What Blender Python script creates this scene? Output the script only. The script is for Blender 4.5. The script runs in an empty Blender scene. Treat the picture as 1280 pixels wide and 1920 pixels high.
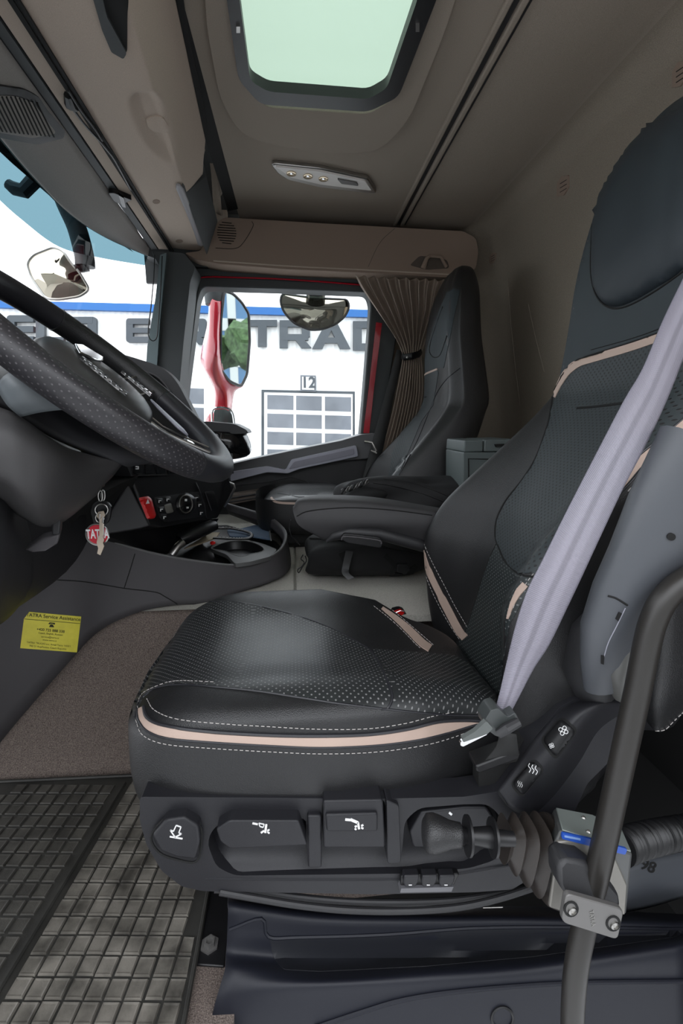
import bpy, bmesh, math, random
from mathutils import Vector, Matrix
from mathutils.bvhtree import BVHTree
from mathutils.geometry import delaunay_2d_cdt, interpolate_bezier
random.seed(7)
sc = bpy.context.scene
C = sc.collection
# ------------------------------------------------------------------ camera
FPX = 870.0; CX, CY = 640.0, 960.0; CAMZ = 0.9
_b = math.atan(170/FPX); _a = math.atan(88/FPX*math.cos(_b))
FW = Vector((math.sin(_a)*math.cos(_b), math.cos(_a)*math.cos(_b), -math.sin(_b)))
RT = Vector((math.cos(_a), -math.sin(_a), 0))
UP = RT.cross(FW)
cam_d = bpy.data.cameras.new('camera'); cam = bpy.data.objects.new('camera', cam_d); C.objects.link(cam)
cam_d.sensor_fit = 'VERTICAL'; cam_d.sensor_height = 36.0; cam_d.lens = FPX*36.0/1920.0
cam_d.clip_start = 0.02; cam_d.clip_end = 200
mw = Matrix((RT, UP, -FW)).transposed().to_4x4(); mw.translation = (0, 0, CAMZ); cam.matrix_world = mw
sc.camera = cam
# ------------------------------------------------------------------ light
wd = bpy.data.worlds.new('overcast_sky'); sc.world = wd; wd.use_nodes = True
nt = wd.node_tree; bg = nt.nodes['Background']
tc = nt.nodes.new('ShaderNodeTexCoord'); sp = nt.nodes.new('ShaderNodeSeparateXYZ'); rp = nt.nodes.new('ShaderNodeValToRGB')
nt.links.new(tc.outputs['Generated'], sp.inputs[0]); nt.links.new(sp.outputs['Z'], rp.inputs[0]); nt.links.new(rp.outputs[0], bg.inputs[0])
rp.color_ramp.elements[0].position = 0.0; rp.color_ramp.elements[0].color = (0.80, 0.83, 0.87, 1)
rp.color_ramp.elements[1].position = 0.7; rp.color_ramp.elements[1].color = (0.92, 0.95, 1.0, 1)
bg.inputs[1].default_value = 1.0
sc.view_settings.view_transform = 'Standard'; sc.view_settings.look = 'None'
sc.view_settings.gamma = 1.0; sc.view_settings.use_curve_mapping = False
sc.view_settings.exposure = 1.95

# ------------------------------------------------------------------ geometry helpers
def ray(px, py): return FW + RT*((px-CX)/FPX) - UP*((py-CY)/FPX)
def W(px, py, Y):
    d = ray(px, py); t = Y/d.y; return Vector((d.x*t, Y, CAMZ+d.z*t))
def WX(px, py, X):
    d = ray(px, py); t = X/d.x; return Vector((X, d.y*t, CAMZ+d.z*t))
def WP(px, py, o, n):
    d = ray(px, py); c = Vector((0, 0, CAMZ)); t = (Vector(o)-c).dot(n)/d.dot(n); return c+d*t
def WZ(px, py, Z):
    d = ray(px, py); t = (Z-CAMZ)/d.z; return Vector((d.x*t, d.y*t, Z))
def PX(p):
    q = Vector(p)-Vector((0, 0, CAMZ)); D = q.dot(FW); return (CX+FPX*q.dot(RT)/D, CY-FPX*q.dot(UP)/D)

def thing(name, label, cat, loc=(0, 0, 0), group=None):
    o = bpy.data.objects.new(name, None); C.objects.link(o); o.location = loc
    o.empty_display_size = 0.05
    o['label'] = label; o['category'] = cat
    if group: o['group'] = group
    o.matrix_world = Matrix.Translation(Vector(loc))
    return o
def tag(o, label, cat, group=None):
    o['label'] = label; o['category'] = cat
    if group: o['group'] = group
    return o
def base_of(o):
    m = Matrix.Identity(4); chain = []
    while o is not None: chain.append(o); o = o.parent
    for c in reversed(chain): m = m @ c.matrix_parent_inverse @ c.matrix_basis
    return m
def link(name, me, m, parent=None, smooth=35, kind=None):
    if m is not None: me.materials.append(m)
    if smooth is not None:
        for p in me.polygons: p.use_smooth = True
        me.set_sharp_from_angle(angle=math.radians(smooth))
    o = bpy.data.objects.new(name, me); C.objects.link(o)
    if parent is not None:
        o.parent = parent; o.matrix_parent_inverse = base_of(parent).inverted()
    if kind: o['kind'] = kind
    return o
def struct(name, me, m, parent=None, smooth=35): return link(name, me, m, parent, smooth, 'structure')
def bm2me(bm, recalc=True):
    if recalc: bmesh.ops.recalc_face_normals(bm, faces=bm.faces)
    me = bpy.data.meshes.new('m'); bm.to_mesh(me); bm.free(); return me
def mods(o, thick=None, bevel=None, seg=2, sub=0, off=-1, ang=30):
    if thick:
        me = o.data; cpos = Vector((0, 0, CAMZ)); a = 0
        for p in me.polygons: a += p.area*p.normal.dot((cpos-p.center).normalized())
        if a < 0: me.flip_normals()
        off = -1
        s = o.modifiers.new('solid', 'SOLIDIFY'); s.thickness = thick; s.offset = off
    if bevel:
        b = o.modifiers.new('bevel', 'BEVEL'); b.width = bevel; b.segments = seg; b.limit_method = 'ANGLE'; b.angle_limit = math.radians(ang)
    if sub:
        s = o.modifiers.new('sub', 'SUBSURF'); s.levels = sub; s.render_levels = sub
    return o

def cr(P, n, closed=False):
    """Catmull-Rom through points P (Vectors), n samples per span."""
    P = [Vector(p) for p in P]; out = []; N = len(P)
    spans = N if closed else N-1
    for i in range(spans):
        if closed: p0, p1, p2, p3 = P[(i-1) % N], P[i], P[(i+1) % N], P[(i+2) % N]
        else:
            p1, p2 = P[i], P[i+1]
            p0 = P[i-1] if i > 0 else p1*2-p2
            p3 = P[i+2] if i+2 < N else p2*2-p1
        for k in range(n):
            t = k/n; t2 = t*t; t3 = t2*t
            out.append(0.5*((2*p1)+(p2-p0)*t+(2*p0-5*p1+4*p2-p3)*t2+(3*p1-p0-3*p2+p3)*t3))
    if not closed: out.append(P[-1].copy())
    return out
def cr2(P, n, closed=False): return [(v.x, v.y) for v in cr([Vector((p[0], p[1], 0)) for p in P], n, closed)]
def rnd(poly, r, n=4):
    """round the corners of a 2D polygon"""
    out = []; N = len(poly)
    for i in range(N):
        p = Vector(poly[i][:2]); a = Vector(poly[i-1][:2]); b = Vector(poly[(i+1) % N][:2])
        da = (a-p); db = (b-p); rr = min(r, da.length*.45, db.length*.45)
        q0 = p+da.normalized()*rr; q1 = p+db.normalized()*rr
        for k in range(n+1):
            t = k/n; q = q0*(1-t)**2+p*2*t*(1-t)+q1*t*t; out.append((q.x, q.y))
    return out
def grid_mesh(rows, closed_u=False, uv=None, cap0=False, cap1=False):
    """rows: list of equally long lists of 3D points"""
    bm = bmesh.new(); V = [[bm.verts.new(p) for p in r] for r in rows]
    n = len(rows[0]); ul = bm.loops.layers.uv.new('uv')
    for i in range(len(rows)-1):
        for j in range(n if closed_u else n-1):
            k = (j+1) % n
            try: bm.faces.new((V[i][j], V[i][k], V[i+1][k], V[i+1][j]))
            except ValueError: pass
    if cap0: bm.faces.new(V[0])
    if cap1: bm.faces.new(list(reversed(V[-1])))
    f = uv or (lambda p: (p.x, p.y))
    for fc in bm.faces:
        for l in fc.loops: l[ul].uv = f(l.vert.co)
    return bm2me(bm)
def patch_rows(rows, nu=6, nv=6, closed_u=False, closed_v=False):
    R = [cr(r, nu, closed_u) for r in rows]; n = len(R[0]); cols = []
    for j in range(n): cols.append(cr([r[j] for r in R], nv, closed_v))
    return [[cols[j][i] for j in range(n)] for i in range(len(cols[0]))]
def patch(rows, nu=6, nv=6, closed_u=False, uv=None, cap0=False, cap1=False):
    return grid_mesh(patch_rows(rows, nu, nv, closed_u), closed_u, uv, cap0, cap1)
def tube(path, rad, n=10, closed=False, cap=True, flat=1.0, upv=None):
    """tube along 3D points; rad number or list"""
    P = [Vector(p) for p in path]; N = len(P)
    R = rad if isinstance(rad, (list, tuple)) else [rad]*N
    rows = []; prev = None
    for i in range(N):
        if closed: t = P[(i+1) % N]-P[i-1]
        else: t = P[min(i+1, N-1)]-P[max(i-1, 0)]
        t = t.normalized() if t.length > 1e-9 else Vector((0, 0, 1))
        if prev is None:
            a = upv or (Vector((0, 0, 1)) if abs(t.z) < .9 else Vector((1, 0, 0)))
            s = t.cross(a).normalized()
        else: s = (prev-t*prev.dot(t)).normalized()
        prev = s; u = s.cross(t)
        rows.append([P[i]+(s*math.cos(2*math.pi*k/n)+u*math.sin(2*math.pi*k/n)*flat)*R[i] for k in range(n)])
    if closed: rows.append(rows[0])
    bm = bmesh.new()
    m = len(rows)-1 if closed else len(rows)
    V = [[bm.verts.new(p) for p in r] for r in rows[:m]]
    ul = bm.loops.layers.uv.new('uv'); acc = 0; L = [0]
    for i in range(1, len(rows)): acc += (P[i % N]-P[i-1]).length; L.append(acc)
    for i in range(len(rows)-1):
        for j in range(n):
            k = (j+1) % n
            f = bm.faces.new((V[i][j], V[i][k], V[(i+1) % m][k], V[(i+1) % m][j]))
            rr = R[i % N]
            cs = [(L[i], j), (L[i], j+1), (L[i+1], j+1), (L[i+1], j)]
            for l, c in zip(f.loops, cs): l[ul].uv = (c[0], c[1]/n*2*math.pi*R[0])
    if cap and not closed:
        bm.faces.new(V[0]); bm.faces.new(list(reversed(V[-1])))
    return bm2me(bm)
def lathe(axis_o, axis_d, prof, n=24, squash=None):
    """prof: list of (distance along axis, radius)"""
    d = Vector(axis_d).normalized(); a = Vector((0, 0, 1)) if abs(d.z) < .9 else Vector((1, 0, 0))
    s = d.cross(a).normalized(); u = s.cross(d); o = Vector(axis_o)
    rows = []
    for h, r in prof:
        r = max(r, 1e-5)
        rows.append([o+d*h+(s*math.cos(2*math.pi*k/n)+u*math.sin(2*math.pi*k/n)*(squash or 1))*r for k in range(n)])
    return grid_mesh(rows, True, cap0=True, cap1=True)
def bm_prism(bm, outer, holes, fn0, fn1):
    loops = []; es = []
    for lp in [outer]+list(holes):
        vs = [bm.verts.new(fn0(p)) for p in lp]; loops.append((vs, lp))
        for i in range(len(vs)): es.append(bm.edges.new((vs[i], vs[(i+1) % len(vs)])))
    back = []
    if holes:
        r = bmesh.ops.triangle_fill(bm, use_beauty=True, edges=es)
        front = [g for g in r['geom'] if isinstance(g, bmesh.types.BMFace)]
    else: front = [bm.faces.new(loops[0][0])]
    mp = {}
    for vs, lp in loops:
        bs = [bm.verts.new(fn1(p)) for p in lp]
        for v, w in zip(vs, bs): mp[v] = w
        for i in range(len(vs)):
            j = (i+1) % len(vs); bm.faces.new((vs[i], vs[j], bs[j], bs[i]))
    for f in front: bm.faces.new([mp[v] for v in reversed(f.verts)])
def prism(outer, Y0, Y1, holes=()):
    """outline given by image position at depth Y0, extruded straight back to Y1"""
    bm = bmesh.new()
    def f0(p): return W(p[0], p[1], Y0)
    def f1(p):
        w = W(p[0], p[1], Y0); return Vector((w.x, Y1, w.z))
    bm_prism(bm, outer, holes, f0, f1)
    return bm2me(bm)
def slab(pts3, off):
    """thick plate from a 3D outline, extruded by vector off"""
    bm = bmesh.new(); off = Vector(off)
    bm_prism(bm, [Vector(p) for p in pts3], [], lambda p: p, lambda p: p+off)
    return bm2me(bm)
def box(c, s, rot=None):
    bm = bmesh.new(); bmesh.ops.create_cube(bm, size=1)
    for v in bm.verts:
        q = Vector((v.co.x*s[0], v.co.y*s[1], v.co.z*s[2]))
        if rot: q = rot @ q
        v.co = q+Vector(c)
    return bm2me(bm)
def join(ms):
    bm = bmesh.new()
    for m in ms: bm.from_mesh(m)
    me = bpy.data.meshes.new('m'); bm.to_mesh(me); bm.free(); return me

class Surf:
    """ray casting and offsets on finished surfaces so trim really lies on them"""
    def __init__(self, objs):
        vs = []; fs = []
        for me in objs:
            if hasattr(me, 'data'): me = me.data
            o = len(vs); vs += [v.co.copy() for v in me.vertices]; fs += [[i+o for i in p.vertices] for p in me.polygons]
        self.b = BVHTree.FromPolygons(vs, fs); self.last = 1.0
    def cast(self, px, py):
        o = Vector((0, 0, CAMZ)); d = ray(px, py).normalized()
        co, n, i, dist = self.b.ray_cast(o, d)
        if co is None:
            co, n, i, dd = self.b.find_nearest(o+d*self.last)
        else: self.last = dist
        if n.dot(d) > 0: n = -n
        return co, n
    def hit(self, px, py):
        return self.b.ray_cast(Vector((0, 0, CAMZ)), ray(px, py).normalized())[0] is not None
    def text(self, s, o, u, v, size, off=.0008, bold=0, th=0):
        """lettering lying on the surface; u, v = image directions of the text's right and up"""
        me = text_me(s, size, 0, bold)
        bm = bmesh.new(); bm.from_mesh(me)
        for q in bm.verts:
            x, y = q.co.x, q.co.y
            co, n = self.cast(o[0]+u[0]*x+v[0]*y, o[1]+u[1]*x+v[1]*y); q.co = co+n*off
        me = bpy.data.meshes.new('m'); bm.to_mesh(me); bm.free(); return me
    def overlay(self, poly, off=0.0015, step=8, uv=None, dome=0.0, holes=()):
        """closed sheet lying on the surface inside an outline"""
        P = []; 
        def dens(lp):
            out = []
            for i in range(len(lp)):
                a = Vector(lp[i][:2]); b = Vector(lp[(i+1) % len(lp)][:2]); k = max(1, int((b-a).length/step))
                for j in range(k): out.append(a.lerp(b, j/k))
            return out
        B = dens(poly); N = len(B); pts = list(B)
        xs = [p.x for p in B]; ys = [p.y for p in B]
        def inside(q):
            c = False
            for i in range(N):
                a, b = B[i], B[i-1]
                if (a.y > q.y) != (b.y > q.y) and q.x < (b.x-a.x)*(q.y-a.y)/(b.y-a.y)+a.x: c = not c
            return c
        def ed(q): return min((q-b).length for b in B)
        y = min(ys)
        inn = []
        while y < max(ys):
            x = min(xs)
            while x < max(xs):
                q = Vector((x, y))
                if inside(q):
                    e = ed(q)
                    if e > step*.55: pts.append(q); inn.append(e)
                x += step
            y += step
        r = delaunay_2d_cdt([Vector((p.x, p.y)) for p in pts], [(i, (i+1) % N) for i in range(N)], [], 1, 1e-4)
        V, _, Fs = r[0], r[1], r[2]
        hits = [q for q in pts if self.hit(q.x, q.y)]
        cq = sum(hits, Vector((0, 0)))/max(1, len(hits))
        mx = max(inn) if inn else 1
        bm = bmesh.new(); ul = bm.loops.layers.uv.new('uv'); top = []; 
        for v in V:
            q = Vector((v.x, v.y))
            if not self.hit(q.x, q.y) and hits:
                lo = min(hits, key=lambda k: (k-q).length_squared); hi = q
                for _ in range(9):
                    md = (lo+hi)/2
                    if self.hit(md.x, md.y): lo = md
                    else: hi = md
                q = lo
            co, n = self.cast(q.x, q.y)
            h = off
            if dome:
                e = min(ed(Vector((v.x, v.y)))/(mx*.8+1e-6), 1); h += dome*math.sqrt(1-(1-e)**2)
            top.append(bm.verts.new(co+n*h))
        for f in Fs:
            try:
                fc = bm.faces.new([top[i] for i in f])
                if uv:
                    for l in fc.loops: l[ul].uv = uv(l.vert.co)
            except ValueError: pass
        # skirt into the surface
        bd = [e for e in bm.edges if len(e.link_faces) == 1]
        ex = bmesh.ops.extrude_edge_only(bm, edges=bd)
        for g in ex['geom']:
            if isinstance(g, bmesh.types.BMVert):
                q, n, i, d = self.b.find_nearest(g.co); 
                dd = (g.co-q); g.co = q-(dd.normalized()*0.0015 if dd.length > 1e-7 else Vector((0, 0, 0)))
        me = bpy.data.meshes.new('m'); bm.normal_update(); bm.to_mesh(me); bm.free(); return me
    def path(self, pl, off=0.001, step=6):
        out = []
        Q = [Vector((p[0], p[1], 0)) for p in pl]
        for i in range(len(Q)-1):
            k = max(1, int((Q[i+1]-Q[i]).length/step))
            for j in range(k):
                q = Q[i].lerp(Q[i+1], j/k)
                if not self.hit(q.x, q.y): continue
                co, n = self.cast(q.x, q.y); out.append(co+n*off)
        if self.hit(Q[-1].x, Q[-1].y) or len(out) < 2:
            co, n = self.cast(Q[-1].x, Q[-1].y); out.append(co+n*off)
        return out
    def near(self, px, py, gap=.004):
        co, n = self.cast(px, py); o = Vector((0, 0, CAMZ)); d = (co-o); return o+d*(1-gap/d.length)
    def seam(self, pl, r=0.0012, off=0.0, smooth=5):
        return tube(self.path(cr2(pl, smooth) if smooth else pl, off), r, 6)
    def stitch(self, pl, dash=0.0045, gap=0.0025, r=0.0006, off=0.0006, smooth=6):
        P = self.path(cr2(pl, smooth), off, 2.0); ms = []; acc = 0; seg = [P[0]]; on = True
        for i in range(1, len(P)):
            acc += (P[i]-P[i-1]).length
            if on: seg.append(P[i])
            if on and acc >= dash:
                if len(seg) > 1: ms.append(tube(seg, r, 5))
                on = False; acc = 0
            elif not on and acc >= gap: on = True; acc = 0; seg = [P[i]]
        return join(ms)
def wide(pl, w):
    """2D polyline -> polygon of given width(s)"""
    P = [Vector(p[:2]) for p in pl]; L = []; R = []
    for i in range(len(P)):
        t = (P[min(i+1, len(P)-1)]-P[max(i-1, 0)]).normalized(); n = Vector((-t.y, t.x))
        ww = w[i] if isinstance(w, (list, tuple)) else w
        L.append(P[i]+n*ww/2); R.append(P[i]-n*ww/2)
    return [(p.x, p.y) for p in L+list(reversed(R))]
def text_me(s, size=1.0, ext=0.0, bold=0.0, align='CENTER'):
    cu = bpy.data.curves.new('t', 'FONT'); cu.body = s; cu.size = size; cu.extrude = ext; cu.offset = bold; cu.align_x = align; cu.align_y = 'CENTER'
    o = bpy.data.objects.new('t', cu); C.objects.link(o); bpy.context.view_layer.update()
    me = bpy.data.meshes.new_from_object(o); bpy.data.objects.remove(o); bpy.data.curves.remove(cu); return me
def frame_me(me, o, u, v, n=None):
    u = Vector(u).normalized(); v = Vector(v).normalized(); n = n or u.cross(v)
    for q in me.vertices: c = q.co.copy(); q.co = Vector(o)+u*c.x+v*c.y+n*c.z
    return me

# ------------------------------------------------------------------ materials
M = {}
def mat(name, col, rough=.5, metal=0.0, spec=.5, nscale=None, nvar=0.0, bump=0.0, bscale=300, btype='noise', col2=None, alpha=None, trans=0, emit=0, sheen=0, coat=0, dist=.001):
    m = bpy.data.materials.new(name); m.use_nodes = True; t = m.node_tree; b = t.nodes['Principled BSDF']
    b.inputs['Base Color'].default_value = (*col, 1); b.inputs['Roughness'].default_value = rough; b.inputs['Metallic'].default_value = metal
    b.inputs['Specular IOR Level'].default_value = spec
    if coat: b.inputs['Coat Weight'].default_value = coat
    if sheen: b.inputs['Sheen Weight'].default_value = sheen
    if trans: b.inputs['Transmission Weight'].default_value = trans
    co = t.nodes.new('ShaderNodeTexCoord')
    if nscale:
        n = t.nodes.new('ShaderNodeTexNoise'); n.inputs['Scale'].default_value = nscale; n.inputs['Detail'].default_value = 4
        t.links.new(co.outputs['Object'], n.inputs['Vector'])
        r = t.nodes.new('ShaderNodeValToRGB'); r.color_ramp.elements[0].position = .3; r.color_ramp.elements[1].position = .7
        c2 = col2 or tuple(min(1, c*(1+nvar)) for c in col); c1 = tuple(c*(1-nvar) for c in col) if not col2 else col
        r.color_ramp.elements[0].color = (*c1, 1); r.color_ramp.elements[1].color = (*c2, 1)
        t.links.new(n.outputs['Fac'], r.inputs[0]); t.links.new(r.outputs[0], b.inputs['Base Color'])
    if bump:
        if btype == 'noise':
            n = t.nodes.new('ShaderNodeTexNoise'); n.inputs['Scale'].default_value = bscale; n.inputs['Detail'].default_value = 3; o = n.outputs['Fac']
        else:
            n = t.nodes.new('ShaderNodeTexVoronoi'); n.inputs['Scale'].default_value = bscale; o = n.outputs['Distance']
        t.links.new(co.outputs['Object'], n.inputs['Vector'])
        bp = t.nodes.new('ShaderNodeBump'); bp.inputs['Strength'].default_value = bump; bp.inputs['Distance'].default_value = dist
        t.links.new(o, bp.inputs['Height']); t.links.new(bp.outputs[0], b.inputs['Normal'])
    M[name] = m; return m
def dotted(name, col, dot, spacing, r, rough=.45, aspect=1.0, bump=.4, rot=45, vec='UV', spec=.5):
    m = mat(name, col, rough, spec=spec); t = m.node_tree; b = t.nodes['Principled BSDF']
    co = [n for n in t.nodes if n.type == 'TEX_COORD'][0]
    mp = t.nodes.new('ShaderNodeMapping'); mp.inputs['Rotation'].default_value = (0, 0, math.radians(rot)); mp.inputs['Scale'].default_value = (1, aspect, 1)
    mp2 = t.nodes.new('ShaderNodeMapping'); mp2.inputs['Scale'].default_value = (1/spacing,)*3
    v = t.nodes.new('ShaderNodeTexVoronoi'); v.voronoi_dimensions = '2D'; v.inputs['Scale'].default_value = 1.0; v.inputs['Randomness'].default_value = 0.0
    mp.vector_type = 'TEXTURE'
    t.links.new(co.outputs[vec], mp.inputs['Vector']); t.links.new(mp.outputs[0], mp2.inputs['Vector']); t.links.new(mp2.outputs[0], v.inputs['Vector'])
    r_ = t.nodes.new('ShaderNodeMapRange'); r_.inputs['From Min'].default_value = r*.8; r_.inputs['From Max'].default_value = r*1.2
    r_.inputs['To Min'].default_value = 1; r_.inputs['To Max'].default_value = 0
    t.links.new(v.outputs['Distance'], r_.inputs['Value'])
    mx = t.nodes.new('ShaderNodeMix'); mx.data_type = 'RGBA'; mx.inputs['A'].default_value = (*col, 1); mx.inputs['B'].default_value = (*dot, 1)
    t.links.new(r_.outputs[0], mx.inputs['Factor']); t.links.new(mx.outputs['Result'], b.inputs['Base Color'])
    bp = t.nodes.new('ShaderNodeBump'); bp.inputs['Strength'].default_value = bump; bp.inputs['Distance'].default_value = .001; bp.invert = True
    t.links.new(r_.outputs[0], bp.inputs['Height']); t.links.new(bp.outputs[0], b.inputs['Normal'])
    return m
def glassy(name, tint=(1, 1, 1), refl=.06):
    m = bpy.data.materials.new(name); m.use_nodes = True; t = m.node_tree
    for n in list(t.nodes): t.nodes.remove(n)
    o = t.nodes.new('ShaderNodeOutputMaterial'); tr = t.nodes.new('ShaderNodeBsdfTransparent'); tr.inputs[0].default_value = (*tint, 1)
    g = t.nodes.new('ShaderNodeBsdfGlossy'); g.inputs['Roughness'].default_value = .02; mx = t.nodes.new('ShaderNodeMixShader'); mx.inputs[0].default_value = refl
    t.links.new(tr.outputs[0], mx.inputs[1]); t.links.new(g.outputs[0], mx.inputs[2]); t.links.new(mx.outputs[0], o.inputs[0])
    M[name] = m; return m
mat('headliner', (.31, .262, .215), .95, nscale=900, nvar=.22, bump=.25, bscale=900)
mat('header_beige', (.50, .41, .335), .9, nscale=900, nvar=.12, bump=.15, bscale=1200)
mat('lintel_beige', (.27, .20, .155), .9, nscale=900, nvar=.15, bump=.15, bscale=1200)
mat('grey_visor', (.30, .28, .26), .85, nscale=900, nvar=.15, bump=.15, bscale=1200)
mat('rear_wall', (.26, .22, .175), .95, nscale=700, nvar=.25, bump=.25, bscale=900)
mat('dark_plastic', (.022, .022, .024), .48, bump=.25, bscale=1500)
mat('black_plastic', (.008, .008, .009), .4, bump=.12, bscale=1500)
mat('black_matte', (.004, .004, .004), .85)
mat('gloss_black', (.006, .006, .007), .12)
mat('base_plastic', (.015, .015, .018), .42, spec=.4, bump=.3, bscale=1400)
mat('step_plastic', (.009, .010, .016), .5, spec=.35, bump=.15, bscale=2500)
mat('console_grey', (.062, .058, .062), .6, bump=.3, bscale=1500)
mat('pillar_grey', (.045, .05, .052), .6, bump=.15, bscale=1500)
mat('panel_silver', (.36, .36, .42), .35, metal=.4)
mat('leather', (.014, .014, .015), .40, spec=.55, bump=.45, bscale=700, btype='voronoi', dist=.0008)
mat('leather_smooth', (.018, .018, .022), .42, spec=.55, bump=.12, bscale=900)
mat('fabric_teal', (.028, .037, .042), .62, spec=.4, bump=.2, bscale=1600)
mat('pad_teal', (.020, .027, .033), .55, spec=.4, bump=.15, bscale=1600)
mat('beige_strip', (.48, .36, .30), .6, bump=.2, bscale=900)
mat('thread', (.5, .47, .45), .7)
mat('belt', (.42, .40, .50), .55)
mat('belt_dark', (.02, .02, .02), .7)
mat('chrome', (.75, .75, .75), .12, metal=1)
mat('steel', (.45, .44, .42), .35, metal=1)
mat('brass_key', (.62, .52, .42), .35, metal=.9)
mat('alu', (.36, .38, .38), .4, metal=.5)
mat('clamp_grey', (.16, .155, .15), .5, metal=.5)
mat('red_plastic', (.62, .012, .012), .35)
mat('red_paint', (.42, .008, .022), .2, coat=.5)
mat('red_badge', (.55, .02, .04), .3)
mat('white_mark', (.8, .8, .8), .5)
mat('blue_mark', (.02, .08, .4), .4)
mat('yellow', (.72, .64, .07), .5, nscale=40, nvar=.08)
mat('ink', (.02, .02, .005), .6)
mat('carpet', (.07, .052, .045), 1, nscale=420, col2=(.24, .195, .17), bump=.8, bscale=500, dist=.003)
mat('tunnel_mat', (.34, .325, .285), .8, nscale=500, col2=(.55, .53, .48), bump=.4, bscale=500)
mat('rubber_dark', (.030, .029, .026), .55, nscale=14, nvar=.4, bump=.3, bscale=700)
mat('rubber_pad', (.05, .046, .04), .42, nscale=22, col2=(.20, .185, .16), bump=.4, bscale=300)
mat('bag', (.009, .009, .010), .75, bump=.5, bscale=900)
mat('curtain', (.36, .29, .24), .9, bump=.3, bscale=1500)
mat('box_green', (.095, .115, .115), .5, bump=.2, bscale=1500)
mat('blue_cloth', (.10, .15, .23), .8)
mat('tan', (.42, .35, .24), .7)
mat('building_white', (.80, .80, .79), .8)
mat('building_blue', (.006, .10, .32), .5)
mat('letter_grey', (.045, .055, .065), .6)
mat('garage_glass', (.16, .17, .19), .5, nscale=.8, nvar=.3, spec=.1)
mat('asphalt', (.45, .45, .45), .9)
mat('leaf', (.10, .17, .07), .8, nscale=12, nvar=.6)
mat('mirror', (.5, .54, .53), .02, metal=1)
mat('mirror_warm', (.46, .42, .34), .03, metal=1)
glassy('clear_glass', (.95, .97, .97), .03)
glassy('tint_glass', (.085, .15, .175), .04)
mat('lamp_white', (.85, .82, .78), .25, spec=.8)
dotted('perf_cushion', (.022, .024, .025), (.20, .20, .20), .0085, .17, rough=.38)
dotted('perf_back', (.026, .034, .037), (.006, .006, .007), .0085, .22, rough=.55)
dotted('perf_back_low', (.020, .025, .026), (.13, .14, .14), .0085, .17, rough=.5)
dotted('perf_rim', (.024, .023, .026), (.075, .07, .075), .0078, .15, rough=.4)
# belt weave
t = M['belt'].node_tree; b_ = t.nodes['Principled BSDF']
co = t.nodes.new('ShaderNodeTexCoord'); mp = t.nodes.new('ShaderNodeSeparateXYZ'); t.links.new(co.outputs['UV'], mp.inputs[0])
wv = t.nodes.new('ShaderNodeMath'); wv.operation = 'MULTIPLY'; wv.inputs[1].default_value = 2*math.pi*450
sn = t.nodes.new('ShaderNodeMath'); sn.operation = 'SINE'; t.links.new(mp.outputs['Y'], wv.inputs[0]); t.links.new(wv.outputs[0], sn.inputs[0])
bp = t.nodes.new('ShaderNodeBump'); bp.inputs['Strength'].default_value = .5; bp.inputs['Distance'].default_value = .0004; t.links.new(sn.outputs[0], bp.inputs['Height']); t.links.new(bp.outputs[0], b_.inputs['Normal'])
st = t.nodes.new('ShaderNodeValToRGB'); t.links.new(mp.outputs['X'], st.inputs[0]); e = st.color_ramp.elements
e[0].position = 0; e[0].color = (.19, .18, .22, 1); e[1].position = 1; e[1].color = (.19, .18, .22, 1)
for p_, c_ in ((.2, .42), (.3, .50), (.40, .50), (.46, .36), (.54, .36), (.6, .50), (.72, .50), (.8, .40)):
    q = e.new(p_); q.color = (c_*.56, c_*.53, c_*.63, 1)
t.links.new(st.outputs[0], b_.inputs['Base Color'])
# sunroof shade glass: milky, lit through by the sky
m = bpy.data.materials.new('milky'); m.use_nodes = True; t = m.node_tree; b_ = t.nodes['Principled BSDF']
tl = t.nodes.new('ShaderNodeBsdfTranslucent'); tl.inputs[0].default_value = (.50, .57, .505, 1); mx = t.nodes.new('ShaderNodeMixShader'); mx.inputs[0].default_value = .8
b_.inputs['Base Color'].default_value = (.6, .68, .62, 1)
t.links.new(b_.outputs[0], mx.inputs[1]); t.links.new(tl.outputs[0], mx.inputs[2]); t.links.new(mx.outputs[0], t.nodes['Material Output'].inputs[0]); M['milky'] = m
# ================================================================== OUTSIDE
g = bpy.data.meshes.new('m'); GZ = -1.6
gm = grid_mesh([[Vector((-40, 2.6, GZ)), Vector((40, 2.6, GZ))], [Vector((-40, 60, GZ)), Vector((40, 60, GZ))]])
gnd = struct('ground', join([gm, grid_mesh([[Vector((-40, -40, GZ)), Vector((40, -40, GZ))], [Vector((-40, 2.6, GZ)), Vector((40, 2.6, GZ))]])]), M['asphalt'])
BY = 14.0
bld = thing('building', 'white corrugated industrial hall with grey sign letters and sectional garage door, outside the cab', 'building', (0, BY, GZ))
def bq(x0, y0, x1, y1, Y=BY, th=.3, sl=.026):
    """wall-parallel plate; sl = slope of horizontals in the photo"""
    return prism([(x0, y0+sl*(x0-360)), (x1, y0+sl*(x1-360)), (x1, y1+sl*(x1-360)), (x0, y1+sl*(x0-360))], Y, Y+th)
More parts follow.
